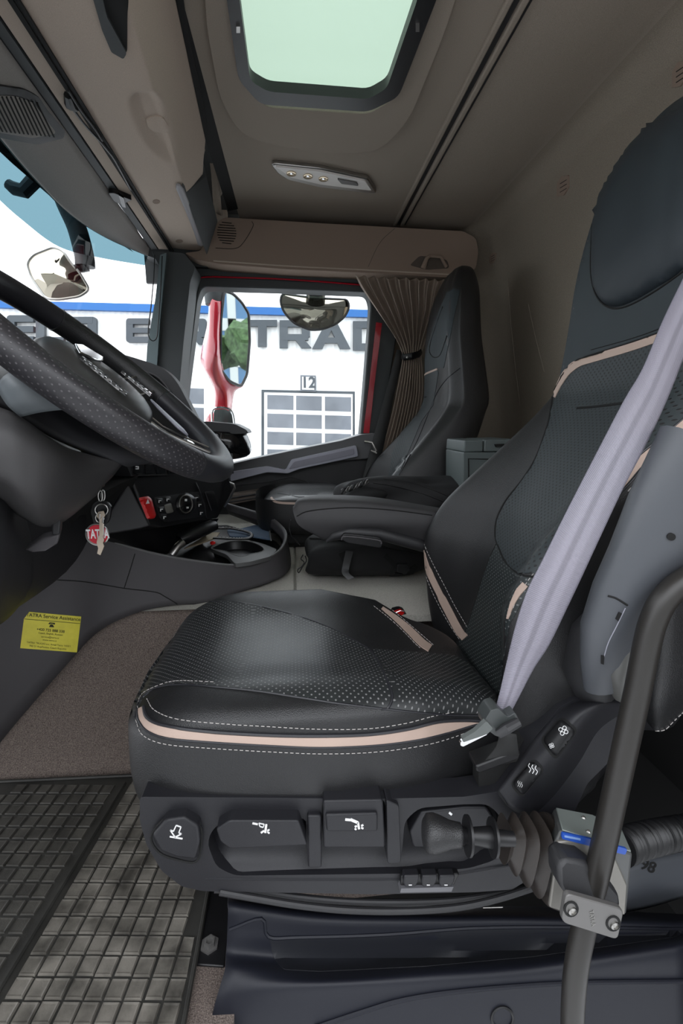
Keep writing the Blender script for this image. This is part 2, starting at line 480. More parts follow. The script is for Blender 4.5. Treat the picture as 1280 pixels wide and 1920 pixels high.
# corrugated wall: real ribs
p0 = W(-260, 575, BY); p1 = W(900, 600, BY); rows = []
n = 420; top = []; bot = []
for i in range(n+1):
    u = i/n; x = p0.x+(p1.x-p0.x)*u; zt = W(-260+1160*u, 583+.026*(-260+1160*u-360), BY).z
    ph = i % 4; dy = 0.0 if ph in (0, 1) else -.012
    top.append(Vector((x, BY+dy, zt))); bot.append(Vector((x, BY+dy, GZ)))
link('wall', grid_mesh([bot, top]), M['building_white'], bld, None)
link('roof_edge', bq(-260, 572, 900, 586, BY-.15, .6), M['building_blue'], bld)
def letter(name, segs, x0, x1, y0, y1):
    ms = []
    for s in segs:
        q = [(x0+(x1-x0)*a, y0+(y1-y0)*b+.026*(x0-360)) for a, b in s]
        ms.append(prism(q, BY-.16-.004*len(ms), BY-.04))
    o = link(name, join(ms), M['letter_grey'], bld); return o
def B(a, b, c, d): return [(a, b), (c, b), (c, d), (a, d)]
def RR(a, b, c, d): return rnd(B(a, b, c, d), .25, 3)
th = .26; tv = .24
LT = {
 'E': [rnd([(0, 0), (.3, 0), (.3, 1), (0, 1)], .16, 3), B(.1, 0, 1, tv), B(.25, .39, 1, .61), B(.1, 1-tv, 1, 1)],
 'C': [rnd([(0, 0), (.3, 0), (.3, 1), (0, 1)], .16, 3), B(.1, 0, 1, tv), B(.1, 1-tv, 1, 1)],
 'O': [rnd([(0, 0), (.3, 0), (.3, 1), (0, 1)], .16, 3), rnd([(.7, 0), (1, 0), (1, 1), (.7, 1)], .16, 3), B(.12, 0, .88, tv), B(.12, 1-tv, .88, 1)],
 'U': [B(0, 0, .28, .85), B(.72, 0, 1, .85), rnd(B(0, 1-tv, 1, 1), .12, 3)],
 'R': [B(0, 0, .27, 1), rnd(B(.1, 0, 1, tv), .1, 2), B(.73, .1, 1, .6), B(.1, .5, .95, .72), [(.5, .68), (.8, .68), (1.05, 1), (.72, 1)]],
 'T': [B(0, 0, 1, tv), B(.35, 0, .65, 1)],
 'A': [[(.38, 0), (.62, 0), (.27, 1), (0, 1)], [(.38, 0), (.62, 0), (1, 1), (.73, 1)], B(.25, .6, .75, .8)],
 'D': [B(0, 0, .27, 1), B(.1, 0, .85, tv), B(.1, 1-tv, .85, 1), rnd(B(.73, .02, 1, .98), .14, 3)]}
for ch, x0, x1, y0, y1 in [('E', 12, 62, 600, 652), ('C', 67, 119, 600, 652), ('O', 125, 180, 600, 651), ('E', 236, 279, 600, 645), ('U', 284, 327, 599, 645),
        ('R', 334, 386, 598, 646), ('O', 396, 450, 597, 647), ('T', 464, 519, 597, 647), ('R', 524, 581, 596, 648), ('A', 585, 657, 595, 648), ('D', 662, 722, 594, 649), ('E', 728, 788, 594, 650)]:
    letter('sign_letter', LT[ch], x0, x1, y0, y1)
# garage door
gd = link('garage_door', bq(495, 733, 661, 1010, BY-.06, .05, .02), M['building_white'], bld)
link('door_surround', join([bq(490, 728, 665, 1010, BY-.035, .05, .02)]), M['letter_grey'], gd)
cols = [(501, 550), (555, 603), (609, 658)]; rws = [(736, 763), (771, 797), (805, 829), (838, 863), (872, 896), (904, 930)]
for a, b in cols:
    for c, d in rws: link('pane', bq(a, c, b, d, BY-.07, .02, .03), M['garage_glass'], gd)
g2 = link('garage_door', bq(250, 724, 384, 1010, BY-.06, .05, .02), M['building_white'], bld)
for a, b in [(262, 318), (326, 382)]:
    for c, d in [(728, 757), (764, 790), (798, 824)]: link('pane', bq(a, c, b, d, BY-.07, .02, .03), M['garage_glass'], g2)
sg = link('number_sign', bq(563, 698, 592, 728, BY-.1, .08), M['garage_glass'], bld)
link('sign_face', bq(566, 701, 589, 725, BY-.12, .03), M['building_white'], sg)
tm = text_me('12', .42, .01, .01); c = W(578, 718, BY-.14)
link('number', frame_me(tm, c, (1, 0, 0), (0, 0, 1)), M['letter_grey'], sg)
# trees and blue glass facade behind, seen only in the mirrors (they stand behind the truck)
tr = thing('hedge', 'leafy green hedge reflected in the red outside mirror', 'hedge', (6, 1.2, GZ))
def blob(c, s, n, r):
    ms = []
    for i in range(n):
        bm = bmesh.new(); bmesh.ops.create_icosphere(bm, subdivisions=2, radius=r*random.uniform(.6, 1.2))
        o = Vector((random.gauss(0, s[0]), random.gauss(0, s[1]), random.gauss(0, s[2])))
        for v in bm.verts: v.co = v.co*(1+random.uniform(-.25, .25))+o+Vector(c)
        ms.append(bm2me(bm))
    return join(ms)
link('foliage', blob((6.5, 3.2, .9), (.9, .8, 1.0), 70, .42), M['leaf'], tr)
link('trunk', tube([(7, 3.2, GZ), (7, 3.2, 0)], .12), M['tan'], tr)
bb = thing('office_building', 'blue glass office front reflected in the red outside mirror', 'building', (18, 8, GZ))
link('facade', box((19, 5, 3), (.3, 16, 9)), mat('glass_blue', (.12, .25, .45), .2), bb)
ms = [box((18.8, -2+1.6*i, 3), (.1, .35, 9)) for i in range(10)]+[box((18.8, 5, -1+1.5*i), (.1, 16, .5)) for i in range(6)]
link('window_frame', join(ms), M['building_white'], bb)

nh = thing('added_light_blocker', 'added plain grey wall out of view on the driver side, blocking low sky light', 'building', (0, -6.5, GZ))  # unseen wall added to cut sky light from the open driver side
link('wall', box((0, -6.6, GZ+2.3), (30, .2, 4.6)), mat('blocker_grey', (.32, .32, .31), .9), nh)
link('roof_edge', box((0, -6.6, GZ+4.7), (30.2, .3, .25)), M['letter_grey'], nh)
# ================================================================== CAB SHELL
def prismZ(outer, z0, z1, holes=()):
    bm = bmesh.new()
    def f0(p): return WZ(p[0], p[1], z0)
    def f1(p): q = WZ(p[0], p[1], z0); return Vector((q.x, q.y, z1))
    bm_prism(bm, outer, holes, f0, f1); return bm2me(bm)
CZ = 1.74
# floor and tunnel
struct('floor', join([box((-.59, .77, -.02), (.96, .94, .04)), box((.47, 1.0, -.02), (1.16, .48, .04))]), M['carpet'])
# tunnel: carpeted flank rising from the foot well, hard mat on top
def V3(*a): return Vector(a)
rows = []
for x in [-1.1+.1*i for i in range(22)]:
    rows.append([V3(x, 1.10, -.01), V3(x, 1.115, .02), V3(x, 1.15, .12), V3(x, 1.20, .26), V3(x, 1.235, .37), V3(x, 1.25, .395), V3(x, 1.27, .40)])
struct('floor_tunnel', patch(rows, 4, 1), M['carpet'])
bpy.data.objects['floor_tunnel'].name = 'trim_1'
def tz(y): return .402+(y-1.27)*.085
bm = bmesh.new()
top = [[V3(x, y, tz(y)) for y in (1.222, 1.5, 1.9, 2.25)] for x in (-1.1, -.3, -.012)]
top2 = [[V3(x, y, tz(y)) for y in (1.222, 1.5, 1.9, 2.25)] for x in (-.004, .5, 1.0)]
struct('trim_2', join([grid_mesh(top), grid_mesh(top2), grid_mesh([[p-V3(0, 0, .012) for p in r] for r in [[V3(-1.1, 1.26, .4), V3(-1.1, 2.25, .485)], [V3(1, 1.26, .4), V3(1, 2.25, .485)]]])]), M['tunnel_mat'])
struct('trim_25', slab([V3(.15, 1.145, .39), V3(.95, 1.145, .39), V3(.95, 1.225, .398), V3(.15, 1.225, .398)], (0, 0, -.02)), M['tunnel_mat'])
# rear wall
prof = [(1.02, -.02), (1.0, .5), (.972, .875), (.93, 1.25), (.895, 1.52), (.868, 1.66), (.855, 1.70), (.82, 1.735), (.76, 1.742)]
rows = [[V3(x+(0 if y < 2.15 else -(y-2.15)*1.0), y, z) for x, z in prof] for y in (.02, .5, 1.2, 1.8, 2.1, 2.2, 2.28)]
o = struct('wall_rear', patch(rows, 4, 3), M['rear_wall']); mods(o, .03, off=1)
sw = Surf([o])
struct('trim_3', join([sw.seam([(990, 570), (1003, 630), (1020, 698)], .002), sw.seam([(951, 520), (957, 600), (966, 690), (975, 760)], .002)]), M['rear_wall'])
# ceiling with sunroof opening
hole = rnd([(446, -130), (446, 0), (462, 150), (500, 186), (690, 199), (736, 172), (795, 0), (834, -130)], 14, 3)
hole_w = [WZ(p[0], p[1], CZ) for p in hole]
bm = bmesh.new()
out = [V3(-.215, .0, 0), V3(.79, .0, 0), V3(.79, 2.28, 0), V3(-.215, 2.28, 0)]
def zset(p, z): return V3(p.x, p.y, z)
bm_prism(bm, out, [hole_w], lambda p: zset(p, CZ), lambda p: zset(p, CZ+.02))
struct('ceiling', bm2me(bm), M['headliner'])
# moulded surround of the sunroof: raised plate with soft edge
sur = rnd([(372, -160), (388, 60), (412, 190), (455, 258), (600, 290), (712, 286), (768, 225), (835, 60), (905, -160)], 40, 5)
bm = bmesh.new(); bm_prism(bm, [WZ(p[0], p[1], CZ-.02) for p in sur], [[zset(p, CZ-.02) for p in hole_w]], lambda p: p, lambda p: zset(p, CZ+.005))
o = struct('trim_4', bm2me(bm), M['headliner']); mods(o, bevel=.018, seg=4, ang=40)
# sunroof
sr = struct('window_1', prismZ(rnd([(402, -150), (425, 0), (447, 150), (488, 196), (690, 210), (747, 182), (818, 0), (864, -150)], 16, 4), CZ-.034, CZ-.01, [rnd([(430, -150), (449, 0), (469, 152), (503, 172), (690, 186), (725, 166), (782, 0), (816, -150)], 12, 3)]), M['black_plastic'])
mods(sr, bevel=.006, seg=2)
pane = [WZ(p[0], p[1], CZ+.035) for p in [(425, -300), (425, 215), (790, 215), (830, -300)]]
pn = link('window_pane', slab([V3(-.20, .55, CZ+.03), V3(.40, .55, CZ+.03), V3(.40, 1.55, CZ+.03), V3(-.20, 1.55, CZ+.03)], (0, 0, .004)), M['milky'], sr, kind='structure')
link('latch', join([prismZ(B(443, 50, 450, 62), CZ-.038, CZ-.03), prismZ(B(779, 47, 786, 60), CZ-.038, CZ-.03)]), M['steel'], sr, kind='structure')
# ceiling rail: two ribs running across
ribs = []
for xa, xb in ((.440, .455), (.472, .487)):
    ribs.append(box(((xa+xb)/2, 1.13, CZ-.004), (xb-xa, 2.1, .014)))
o = struct('trim_5', join(ribs), M['headliner']); mods(o, bevel=.004)
struct('trim_6', join([box((.4635, 1.13, CZ-.001), (.012, 2.1, .004)), box((.4925, 1.13, CZ-.001), (.006, 2.1, .004))]), M['dark_plastic'])
ms = struct('trim_7', grid_mesh([[V3(.50, y, CZ), V3(.56, y, CZ-.004), V3(.63, y, CZ-.010), V3(.70, y, CZ-.008), V3(.78, y, CZ+.0)] for y in (.02, 2.2)]), M['headliner'])
# front overhead storage header
def lat(far, near, yext=.05):
    """lateral strip: list of far points and near points, extended to the driver's side"""
    rows = [[], [], []]
    for a, b in zip(far, near):
        a = Vector(a); b = Vector(b); t = (yext-a.y)/(b.y-a.y)
        rows[0].append(a); rows[1].append(b); rows[2].append(a.lerp(b, t))
    return rows
F_ = [V3(-.490, 2.14, 1.60), V3(-.43, 2.14, 1.595), V3(-.372, 2.14, 1.597), V3(-.350, 2.10, 1.612), V3(-.280, 1.72, 1.68), V3(-.248, 1.60, 1.722)]
N_ = [V3(-.452, .985, 1.60), V3(-.36, .98, 1.595), V3(-.285, .97, 1.597), V3(-.262, .97, 1.612), V3(-.225, .97, 1.68), V3(-.21, .96, 1.725)]
dish = rnd([(236, 185), (252, 168), (292, 168), (312, 190), (330, 250), (337, 285), (326, 310), (300, 303), (272, 278), (242, 215)], 12, 4)
def pin(q, B):
    c = False
    for i in range(len(B)):
        a, b = B[i], B[i-1]
        if (a[1] > q[1]) != (b[1] > q[1]) and q[0] < (b[0]-a[0])*(q[1]-a[1])/(b[1]-a[1])+a[0]: c = not c
    return c
_dd = []
for i in range(len(dish)):
    a, b = Vector(dish[i-1]), Vector(dish[i])
    for k in range(6): _dd.append(tuple(a.lerp(b, k/6)))
def console_mesh():
    rr = patch_rows(lat(F_, N_), 14, 1)
    a, b, c = rr; R2 = []
    for i in range(260): R2.append([p.lerp(q, i/260) for p, q in zip(a, b)])
    for i in range(61): R2.append([p.lerp(q, i/60) for p, q in zip(b, c)])
    me = grid_mesh(R2)
    for v in me.vertices:
        q = PX(v.co)
        if 225 < q[0] < 345 and 160 < q[1] < 320 and pin(q, dish):
            e = min(math.hypot(q[0]-p[0], q[1]-p[1]) for p in _dd); t_ = min(1, e/26); t_ = t_*t_*(3-2*t_)
            v.co.z += .018*t_; v.co.x -= .004*t_
    return me
oh = struct('overhead_console', console_mesh(), M['header_beige']); del oh['kind']; oh.name = 'overhead_console'
tag(oh, 'long beige overhead storage console above the windshield with oval recess and dark slot', 'overhead console')
mods(oh, .012, off=-1)
so = Surf([oh])
# recess handle: oval dish with a raised thumb pad
link('thumb_pad', so.overlay(rnd([(272, 222), (290, 215), (305, 218), (316, 236), (315, 247), (290, 245), (277, 238)], 4), .003, 6, dome=.004), M['header_beige'], oh)
link('screw_cap', so.overlay([(293+7*math.cos(a*.52), 378+4*math.sin(a*.52)) for a in range(12)], .001, 4), M['lintel_beige'], oh)
link('screw_cap', so.overlay([(336+7*math.cos(a*.52), 452+3*math.sin(a*.52)) for a in range(12)], .001, 4), M['lintel_beige'], oh)
sl_ = link('storage_slot', so.overlay(rnd([(165, -60), (238, -60), (238, 92), (232, 100), (208, 86), (188, 40)], 5), .003, 8), M['black_matte'], oh)
link('slot_lip', so.overlay(rnd([(160, -60), (180, -60), (199, 20), (236, 90), (230, 101), (208, 88), (190, 45)], 4), .009, 6), M['pillar_grey'], oh)
# black sheets paint the shade in the shelf opening between console and ceiling panel
struct('trim_8', grid_mesh([[V3(-.25, .1, 1.73), V3(-.19, .1, 1.745)], [V3(-.25, 2.1, 1.73), V3(-.19, 2.1, 1.745)]]), M['black_matte'])
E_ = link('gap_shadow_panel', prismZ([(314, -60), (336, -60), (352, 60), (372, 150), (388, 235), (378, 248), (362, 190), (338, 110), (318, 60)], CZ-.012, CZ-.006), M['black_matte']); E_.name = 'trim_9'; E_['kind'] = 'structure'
# console end: dark pocket and bracket at the passenger side
ec = thing('console_end_cap', 'dark grey wedge shaped end of the overhead console with light grey lip', 'console end', tuple(W(360, 400, 2.0)))
bpy.data.objects['ceiling'].data.update()
sec = Surf([oh, bpy.data.objects['ceiling'], bpy.data.objects['trim_8']])
def vdir(p): return (p-V3(0, 0, CAMZ)).normalized()
def nearslab(poly, gap, th): 
    P = [sec.near(p[0], p[1], gap) for p in poly]
    return slab(P, vdir(P[0])*th)
_p = [sec.near(341, 345, .012), W(362, 318, 1.68), W(378, 296, 1.66), W(386, 330, 1.72), W(406, 411, 1.98), W(386, 474, 2.06), sec.near(383, 466, .012)]
link('side_panel', slab(_p, V3(0, .02, 0)), M['pillar_grey'], ec)
o = link('lip', tube([sec.near(p[0], p[1], .010) for p in cr2([(334, 346), (343, 368), (356, 400), (370, 437), (379, 468)], 3)], [.006]+[.012]*11+[.009], 10, flat=.6), mat('lip_grey', (.30, .29, .30), .5), ec, 60)
br = link('roof_bracket', patch([[W(378, 245, 1.70), W(390, 222, 1.70), W(404, 232, 1.72), W(408, 300, 1.78)], [W(374, 285, 1.78), W(388, 275, 1.78), W(402, 282, 1.82), W(411, 340, 1.9)], [W(392, 300, 1.86), W(398, 300, 1.86), W(406, 330, 1.9), W(414, 375, 2.0)], [W(400, 385, 2.0), W(404, 395, 2.02), W(408, 402, 2.05), W(416, 405, 2.05)]], 5, 5), M['headliner'])
mods(br, .01); tag(br, 'beige moulded bracket joining the overhead console to the ceiling', 'bracket')
# strips between console and visor panel
def strip(x0n, x0f, x1n, x1f, z, th=.01, y0=.05, y1=2.16):
    def xs(n, f, y): return n+(f-n)*(y-1.0)/(1.15)
    return slab([V3(xs(x0n, x0f, y0), y0, z), V3(xs(x1n, x1f, y0), y0, z), V3(xs(x1n, x1f, y1), y1, z), V3(xs(x0n, x0f, y1), y1, z)], (0, 0, th))
struct('trim_10', strip(-.50, -.545, -.46, -.50, 1.600), M['header_beige'])
struct('trim_11', join([strip(-.466, -.503, -.457, -.496, 1.5925, .004), strip(-.452, -.491, -.446, -.485, 1.5925, .004)]), M['black_matte'])
struct('trim_12', tube([V3(-.455, .1, 1.600), V3(-.456, 1.0, 1.600), V3(-.495, 2.14, 1.60)], .0025, 6), M['chrome'] if 0 else M['pillar_grey'])
struct('trim_13', join([strip(-.525, -.575, -.505, -.549, 1.598, .006)]), M['pillar_grey'])
struct('trim_14', join([strip(-.507, -.552, -.503, -.548, 1.602, .003), strip(-.529, -.579, -.525, -.575, 1.602, .003)]), M['black_matte'])
hf = lambda px, py, z=1.598: WZ(px, py, z)
# rail holder clips in the groove (long handle shape)
cl = thing('roller_blind_rail', 'black handle rail of the windshield blind set in the beige header groove', 'blind handle', tuple(hf(170, 235)))
link('rail', tube([hf(*p, 1.592) for p in cr2([(137, 205), (160, 235), (185, 262), (200, 280), (215, 300), (245, 355)], 4)], .0032, 6), M['black_plastic'], cl)
link('rail', tube([hf(*p, 1.590) for p in cr2([(128, 170), (150, 205), (175, 238), (192, 264)], 4)], .0025, 6), M['dark_plastic'], cl)
link('clip', tube([hf(*p, 1.594) for p in [(127, 178), (132, 195), (143, 205)]], [.008, .013, .006], 8), M['black_plastic'], cl)
cl2 = thing('visor_clip', 'small black pivot clip of the sun visor on the header seam', 'clip', tuple(hf(222, 370)))
o = link('clip_body', prismZ(rnd([(203, 362), (214, 362), (248, 376), (240, 378), (230, 385), (214, 378)], 3), 1.585, 1.60), M['black_plastic'], cl2); mods(o, bevel=.003)
link('clip_pin', prismZ(rnd([(222, 366), (232, 372), (236, 390), (229, 388)], 2), 1.578, 1.588), M['gloss_black'], cl2)
# grey visor panel with bowed edge towards the glass
edge = [(275, 480), (200, 447), (130, 402), (60, 332), (0, 262), (-90, 150), (-250, -80)]
ey = [2.14, 1.97, 1.70, 1.48, 1.30, 1.06, .72]
top = []
for i, (p, y) in enumerate(zip(edge, ey)):
    e = W(p[0], p[1], y); k = (y-1.0)/1.15; xr = -.528-.05*k
    m1 = e.lerp(V3(xr, y, 1.598), .5)-V3(0, 0, .012)
    top.append([e, m1, V3(xr, y, 1.598)])
vp = link('windshield_visor', patch(top, 5, 6), M['grey_visor']); tag(vp, 'grey fabric header panel along the windshield top with black loudspeaker grille', 'header panel'); mods(vp, .012, off=1)
sv = Surf([vp])
spk = link('speaker_frame', sv.overlay(rnd([(-60, 150), (0, 158), (45, 165), (72, 180), (88, 205), (120, 243), (118, 256), (70, 268), (0, 255), (-60, 240)], 10), .004, 8, dome=.004), M['dark_plastic'], vp)
s2 = Surf([spk])
gr = [s2.seam([(-30+8*i*1.0-10, 182+max(0, (i-6))*1.2), (10+8*i*.98, 238+min(i, 12)*1.4)], .0014, .001, 0) for i in range(0, 13)]
link('speaker_face', s2.overlay(rnd([(-50, 178), (30, 180), (62, 192), (106, 250), (60, 258), (-50, 240)], 8), .001, 8), M['grey_visor'], spk)
link('grille_slot', join([tube(s2.path([(-14+8.2*i, 180+max(0, i-5)*2.2), (20+8.0*i, 246+i*.9)] if i < 11 else [(-14+8.2*i, 196), (102, 250)], .002), .0018, 5) for i in range(-3, 11)]), M['black_matte'], spk)
# windshield glass and tint band
low = [(300, 660), (240, 680), (170, 690), (60, 690), (-40, 690), (-200, 720), (-420, 760)]
gl = []
for (p, y), q in zip(zip(edge, ey), low):
    a = W(p[0], p[1], y); zz = .85; b_ = V3(a.x-.30, a.y, zz)
    gl.append([a, a.lerp(b_, .5), b_])
ws = struct('window_2', patch(gl, 5, 6), M['clear_glass'])
tb = link('tint_band', patch([[r[0]+V3(.004, 0, 0), r[0].lerp(r[2], .05+.10*min(1, i*.45))+V3(.004, 0, 0)] for i, r in enumerate(gl)], 2, 6), M['tint_glass'], ws, kind='structure')

# ================================================================== PASSENGER SIDE
# door frame with window opening
hole = rnd([(379, 537), (520, 541), (689, 548), (695, 570), (690, 640), (682, 740), (674, 832), (560, 870), (440, 905), (350, 905), (341, 800), (349, 727), (370, 560)], 12, 4)
df = struct('door_1', prism([(300, 478), (400, 488), (760, 508), (748, 600), (726, 745), (712, 880), (600, 960), (380, 975), (300, 960), (318, 760), (345, 560), (352, 530), (330, 515), (300, 515)], 2.20, 2.29, [hole]), M['pillar_grey']); mods(df, bevel=.006)
link('door_seal', tube([W(p[0], p[1], 2.195) for p in cr2([(338, 770), (344, 700), (356, 600), (362, 545), (368, 527), (385, 519), (520, 524), (690, 534), (716, 540)], 5)], .004, 6), M['black_plastic'], df, kind='structure')
link('frame_paint', join([tube([W(p[0], p[1], 2.19) for p in cr2([(341, 740), (350, 660), (358, 590), (364, 540), (374, 522), (400, 519)], 5)], .0028, 6), tube([W(p[0], p[1], 2.19) for p in cr2([(400, 519), (540, 524), (690, 536), (715, 544)], 5)], .0032, 6), prism([(705, 604), (716, 606), (702, 720), (692, 812), (681, 812), (692, 720)], 2.192, 2.20)]), M['red_paint'], df, kind='structure')
struct('window_3', slab([W(p[0], p[1], 2.25) for p in [(330, 525), (712, 535), (695, 900), (330, 930)]], (0, .004, 0)), M['clear_glass'])
# windshield pillar
ap = struct('trim_15', prism(rnd([(283, 470), (345, 474), (366, 500), (356, 530), (344, 640), (336, 725), (338, 800), (272, 760), (276, 650), (292, 560), (299, 500)], 5), 2.06, 2.2), M['pillar_grey']); mods(ap, bevel=.012, seg=3)
struct('trim_16', prism([(300, 478), (312, 474), (300, 600), (293, 700), (283, 740), (270, 740), (276, 650), (291, 560)], 2.04, 2.07), mat('pillar_light', (.13, .17, .18), .6))
# far wall behind the curtain
struct('wall_right', slab([V3(.42, 2.27, -.05), V3(1.05, 2.27, -.05), V3(1.05, 2.27, 1.76), V3(.42, 2.27, 1.76)], (0, .03, 0)), M['rear_wall'])
struct('wall_right_low', slab([V3(-1.0, 2.31, -.1), V3(.45, 2.31, -.1), V3(.45, 2.31, .72), V3(-1.0, 2.31, .66)], (0, .03, 0)), M['dark_plastic']).name = 'trim_17'
# lintel above the passenger door
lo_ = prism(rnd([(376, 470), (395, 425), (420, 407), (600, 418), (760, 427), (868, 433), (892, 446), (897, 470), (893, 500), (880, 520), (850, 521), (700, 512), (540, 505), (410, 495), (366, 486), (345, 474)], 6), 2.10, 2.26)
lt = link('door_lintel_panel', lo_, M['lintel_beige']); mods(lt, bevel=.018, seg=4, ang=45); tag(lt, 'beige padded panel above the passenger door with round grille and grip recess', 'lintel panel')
sl = Surf([lt])
def ell(cx, cy, rx, ry, n=20, rot=0): return [(cx+rx*math.cos(2*math.pi*i/n)*math.cos(rot)-ry*math.sin(2*math.pi*i/n)*math.sin(rot), cy+rx*math.cos(2*math.pi*i/n)*math.sin(rot)+ry*math.sin(2*math.pi*i/n)*math.cos(rot)) for i in range(n)]
link('speaker_seam', sl.seam([(404, 465), (440, 466), (456, 455), (474, 425), (472, 415)], .0012), M['black_matte'], lt)
gs = []
for i in range(9):
    y = 418+4.8*i; hw = 18*math.sqrt(max(.05, 1-((y-437)/22)**2)); gs.append(tube(sl.path([(425-hw, y-1), (425+hw, y+1)], .0015), .0016, 5))
link('speaker_grille', join(gs), M['black_matte'], lt)
gp = link('grip_recess', sl.overlay(rnd([(768, 497), (786, 480), (815, 482), (838, 488), (842, 503), (800, 506)], 5), .002, 5), mat('recess_dark', (.10, .08, .065), .9), lt)  # flat patch on the panel, recess shade put into its darker colour
link('grip', join([tube([W(793, 503, 2.09), W(800, 484, 2.075), W(806, 480, 2.075)], [.012, .008, .006], 8), tube([W(806, 480, 2.075), W(826, 482, 2.07), W(836, 500, 2.09)], [.006, .005, .008], 8)]), M['lintel_beige'], gp)
link('lower_edge', tube(sl.path(cr2([(400, 489), (540, 499), (700, 507), (845, 515)], 4), .001), .003, 6), M['header_beige'], lt)
link('panel_seam', sl.seam([(740, 428), (712, 455), (690, 500)], .001), M['recess_dark'], lt)
# door: belt line, armrest panel
dt = thing('passenger_door_trim', 'dark grey passenger door trim with silver inlay strip rising towards the seat', 'door trim', tuple(W(560, 900, 2.15)))
o = link('upper_rail', prism(rnd([(425, 872), (470, 861), (560, 842), (640, 826), (676, 815), (705, 812), (700, 850), (690, 860), (600, 868), (500, 885), (430, 900)], 4), 2.12, 2.24), mat('door_rail', (.10, .10, .105), .45), dt); mods(o, bevel=.012, seg=3)
o = link('lower_panel', prism(rnd([(300, 890), (430, 893), (540, 878), (670, 850), (716, 845), (712, 960), (600, 962), (430, 965), (300, 960)], 4), 2.15, 2.25), M['dark_plastic'], dt); mods(o, bevel=.01, seg=3)
o = link('silver_strip', prism(rnd([(432, 885), (500, 874), (535, 880), (546, 862), (668, 835), (672, 856), (560, 880), (540, 888), (500, 886), (432, 903)], 3), 2.10, 2.16), M['panel_silver'], dt); mods(o, bevel=.005)
o = link('inlay', prism(rnd([(551, 866), (664, 841), (664, 852), (556, 877), (541, 880)], 3), 2.096, 2.11), mat('inlay_grey', (.24, .235, .28), .4), dt); mods(o, bevel=.003)
o = link('map_pocket', prism(rnd([(430, 912), (500, 905), (545, 895), (575, 903), (590, 918), (480, 925), (430, 930)], 4), 2.135, 2.16), M['black_plastic'], dt); mods(o, bevel=.006)
o = link('sill', prism([(420, 930), (520, 915), (620, 910), (620, 922), (520, 930), (420, 948)], 2.06, 2.2), mat('sill_brown', (.16, .13, .11), .5), dt)
link('sill_line', join([tube([W(420, 936, 2.055), W(520, 920, 2.055), W(600, 914, 2.055)], .004, 6), tube([W(420, 943, 2.055), W(520, 927, 2.055), W(600, 921, 2.055)], .003, 6)]), M['dark_plastic'], dt)
# passenger belt hanging beside the door
pb = link('passenger_seat_belt', patch([[W(744, 655, 2.12), W(758, 660, 2.12)], [W(722, 740, 2.12), W(738, 745, 2.12)], [W(692, 850, 2.1), W(716, 850, 2.1)], [W(672, 925, 2.08), W(694, 925, 2.08)]], 2, 4), M['belt_dark']); mods(pb, .002); tag(pb, 'black seat belt webbing hanging between the curtain and the passenger door', 'seat belt')
o = link('door_handle_loop', join([tube([W(683, 828, 2.08), W(697, 830, 2.07), W(705, 846, 2.07)], .006, 8), tube([W(695, 845, 2.07), W(706, 850, 2.065)], .005, 8)]), M['steel']); tag(o, 'small steel belt guide at the top of the passenger door trim', 'belt guide')
# hooks on the rear wall
def hook(px, py, w, h, name='coat_hook', lab=''):
    t_ = thing(name, lab, 'coat hook', tuple(sw.cast(px, py)[0]), 'slotted hook covers on the rear wall')
    pl = rnd([(px-w, py-h*.2), (px-w*.2, py-h), (px+w, py-h*1.1), (px+w*1.05, py+h*.1), (px+w*.2, py+h*.9), (px-w, py+h)], 3)
    b = link('cover', sw.overlay(pl, .004, 4), M['lintel_beige'], t_); mods(b, bevel=.001)
    s = Surf([b]); ms = []
    for k in range(3):
        yy = py-h*.35+k*h*.42; ms.append(tube(s.path([(px-w*.55, yy+h*.12), (px+w*.55, yy-h*.28)], .0008), .0009*max(1, w/12), 5))
    link('slot', join(ms), M['black_matte'], t_)
hook(1056, 349, 11, 19, lab='beige slotted hook cover in the middle of the rear wall')
hook(924, 484, 6, 10, lab='small beige hook cover in the far corner of the rear wall')
hook(1275, 140, 13, 24, lab='beige slotted hook cover at the right picture edge above the driver seat')
# ceiling lamp
clp = thing('ceiling_lamp', 'slim white ceiling lamp with three round reading lights and switch', 'lamp', tuple(WZ(608, 338, CZ)))
o = link('housing', prismZ(rnd([(508, 310), (515, 308), (600, 317), (690, 336), (706, 362), (698, 364), (600, 352), (540, 338), (521, 326)], 4), CZ-.014, CZ+.002), M['steel'], clp); mods(o, bevel=.004)
o = link('lens', prismZ(rnd([(516, 313), (600, 322), (684, 340), (697, 358), (600, 346), (545, 333)], 3), CZ-.020, CZ-.008), M['lamp_white'], clp); mods(o, bevel=.003)
for x, y in ((546, 325), (577, 330), (606, 335)):
    c = WZ(x, y, CZ-.02)
    r_ = link('spot_light', lathe(c, (0, 0, -1), [(0, .017), (.003, .0165), (.0035, .013), (.001, .010), (.001, .001)], 20), mat('spot%d' % x, (.75, .62, .45), .15, metal=.6), clp)
    link('bulb', lathe(c-V3(0, 0, .001), (0, 0, -1), [(0, .006), (.002, .005), (.003, .002)], 12), M['chrome'], r_)
o = link('switch', prismZ(rnd([(632, 336), (668, 343), (672, 349), (640, 345)], 2), CZ-.024, CZ-.018), M['clamp_grey'], clp)
# reading lamp loop wire on the windshield
wl = link('wire_loop', tube([W(p[0], p[1], 2.0) for p in cr2([(290, 478), (288, 520), (283, 575), (278, 615), (279, 632), (286, 639), (293, 634), (296, 615), (301, 540), (304, 480)], 5)], .0022, 6), M['black_plastic']); tag(wl, 'thin black wire loop hanging beside the windshield pillar', 'cord')

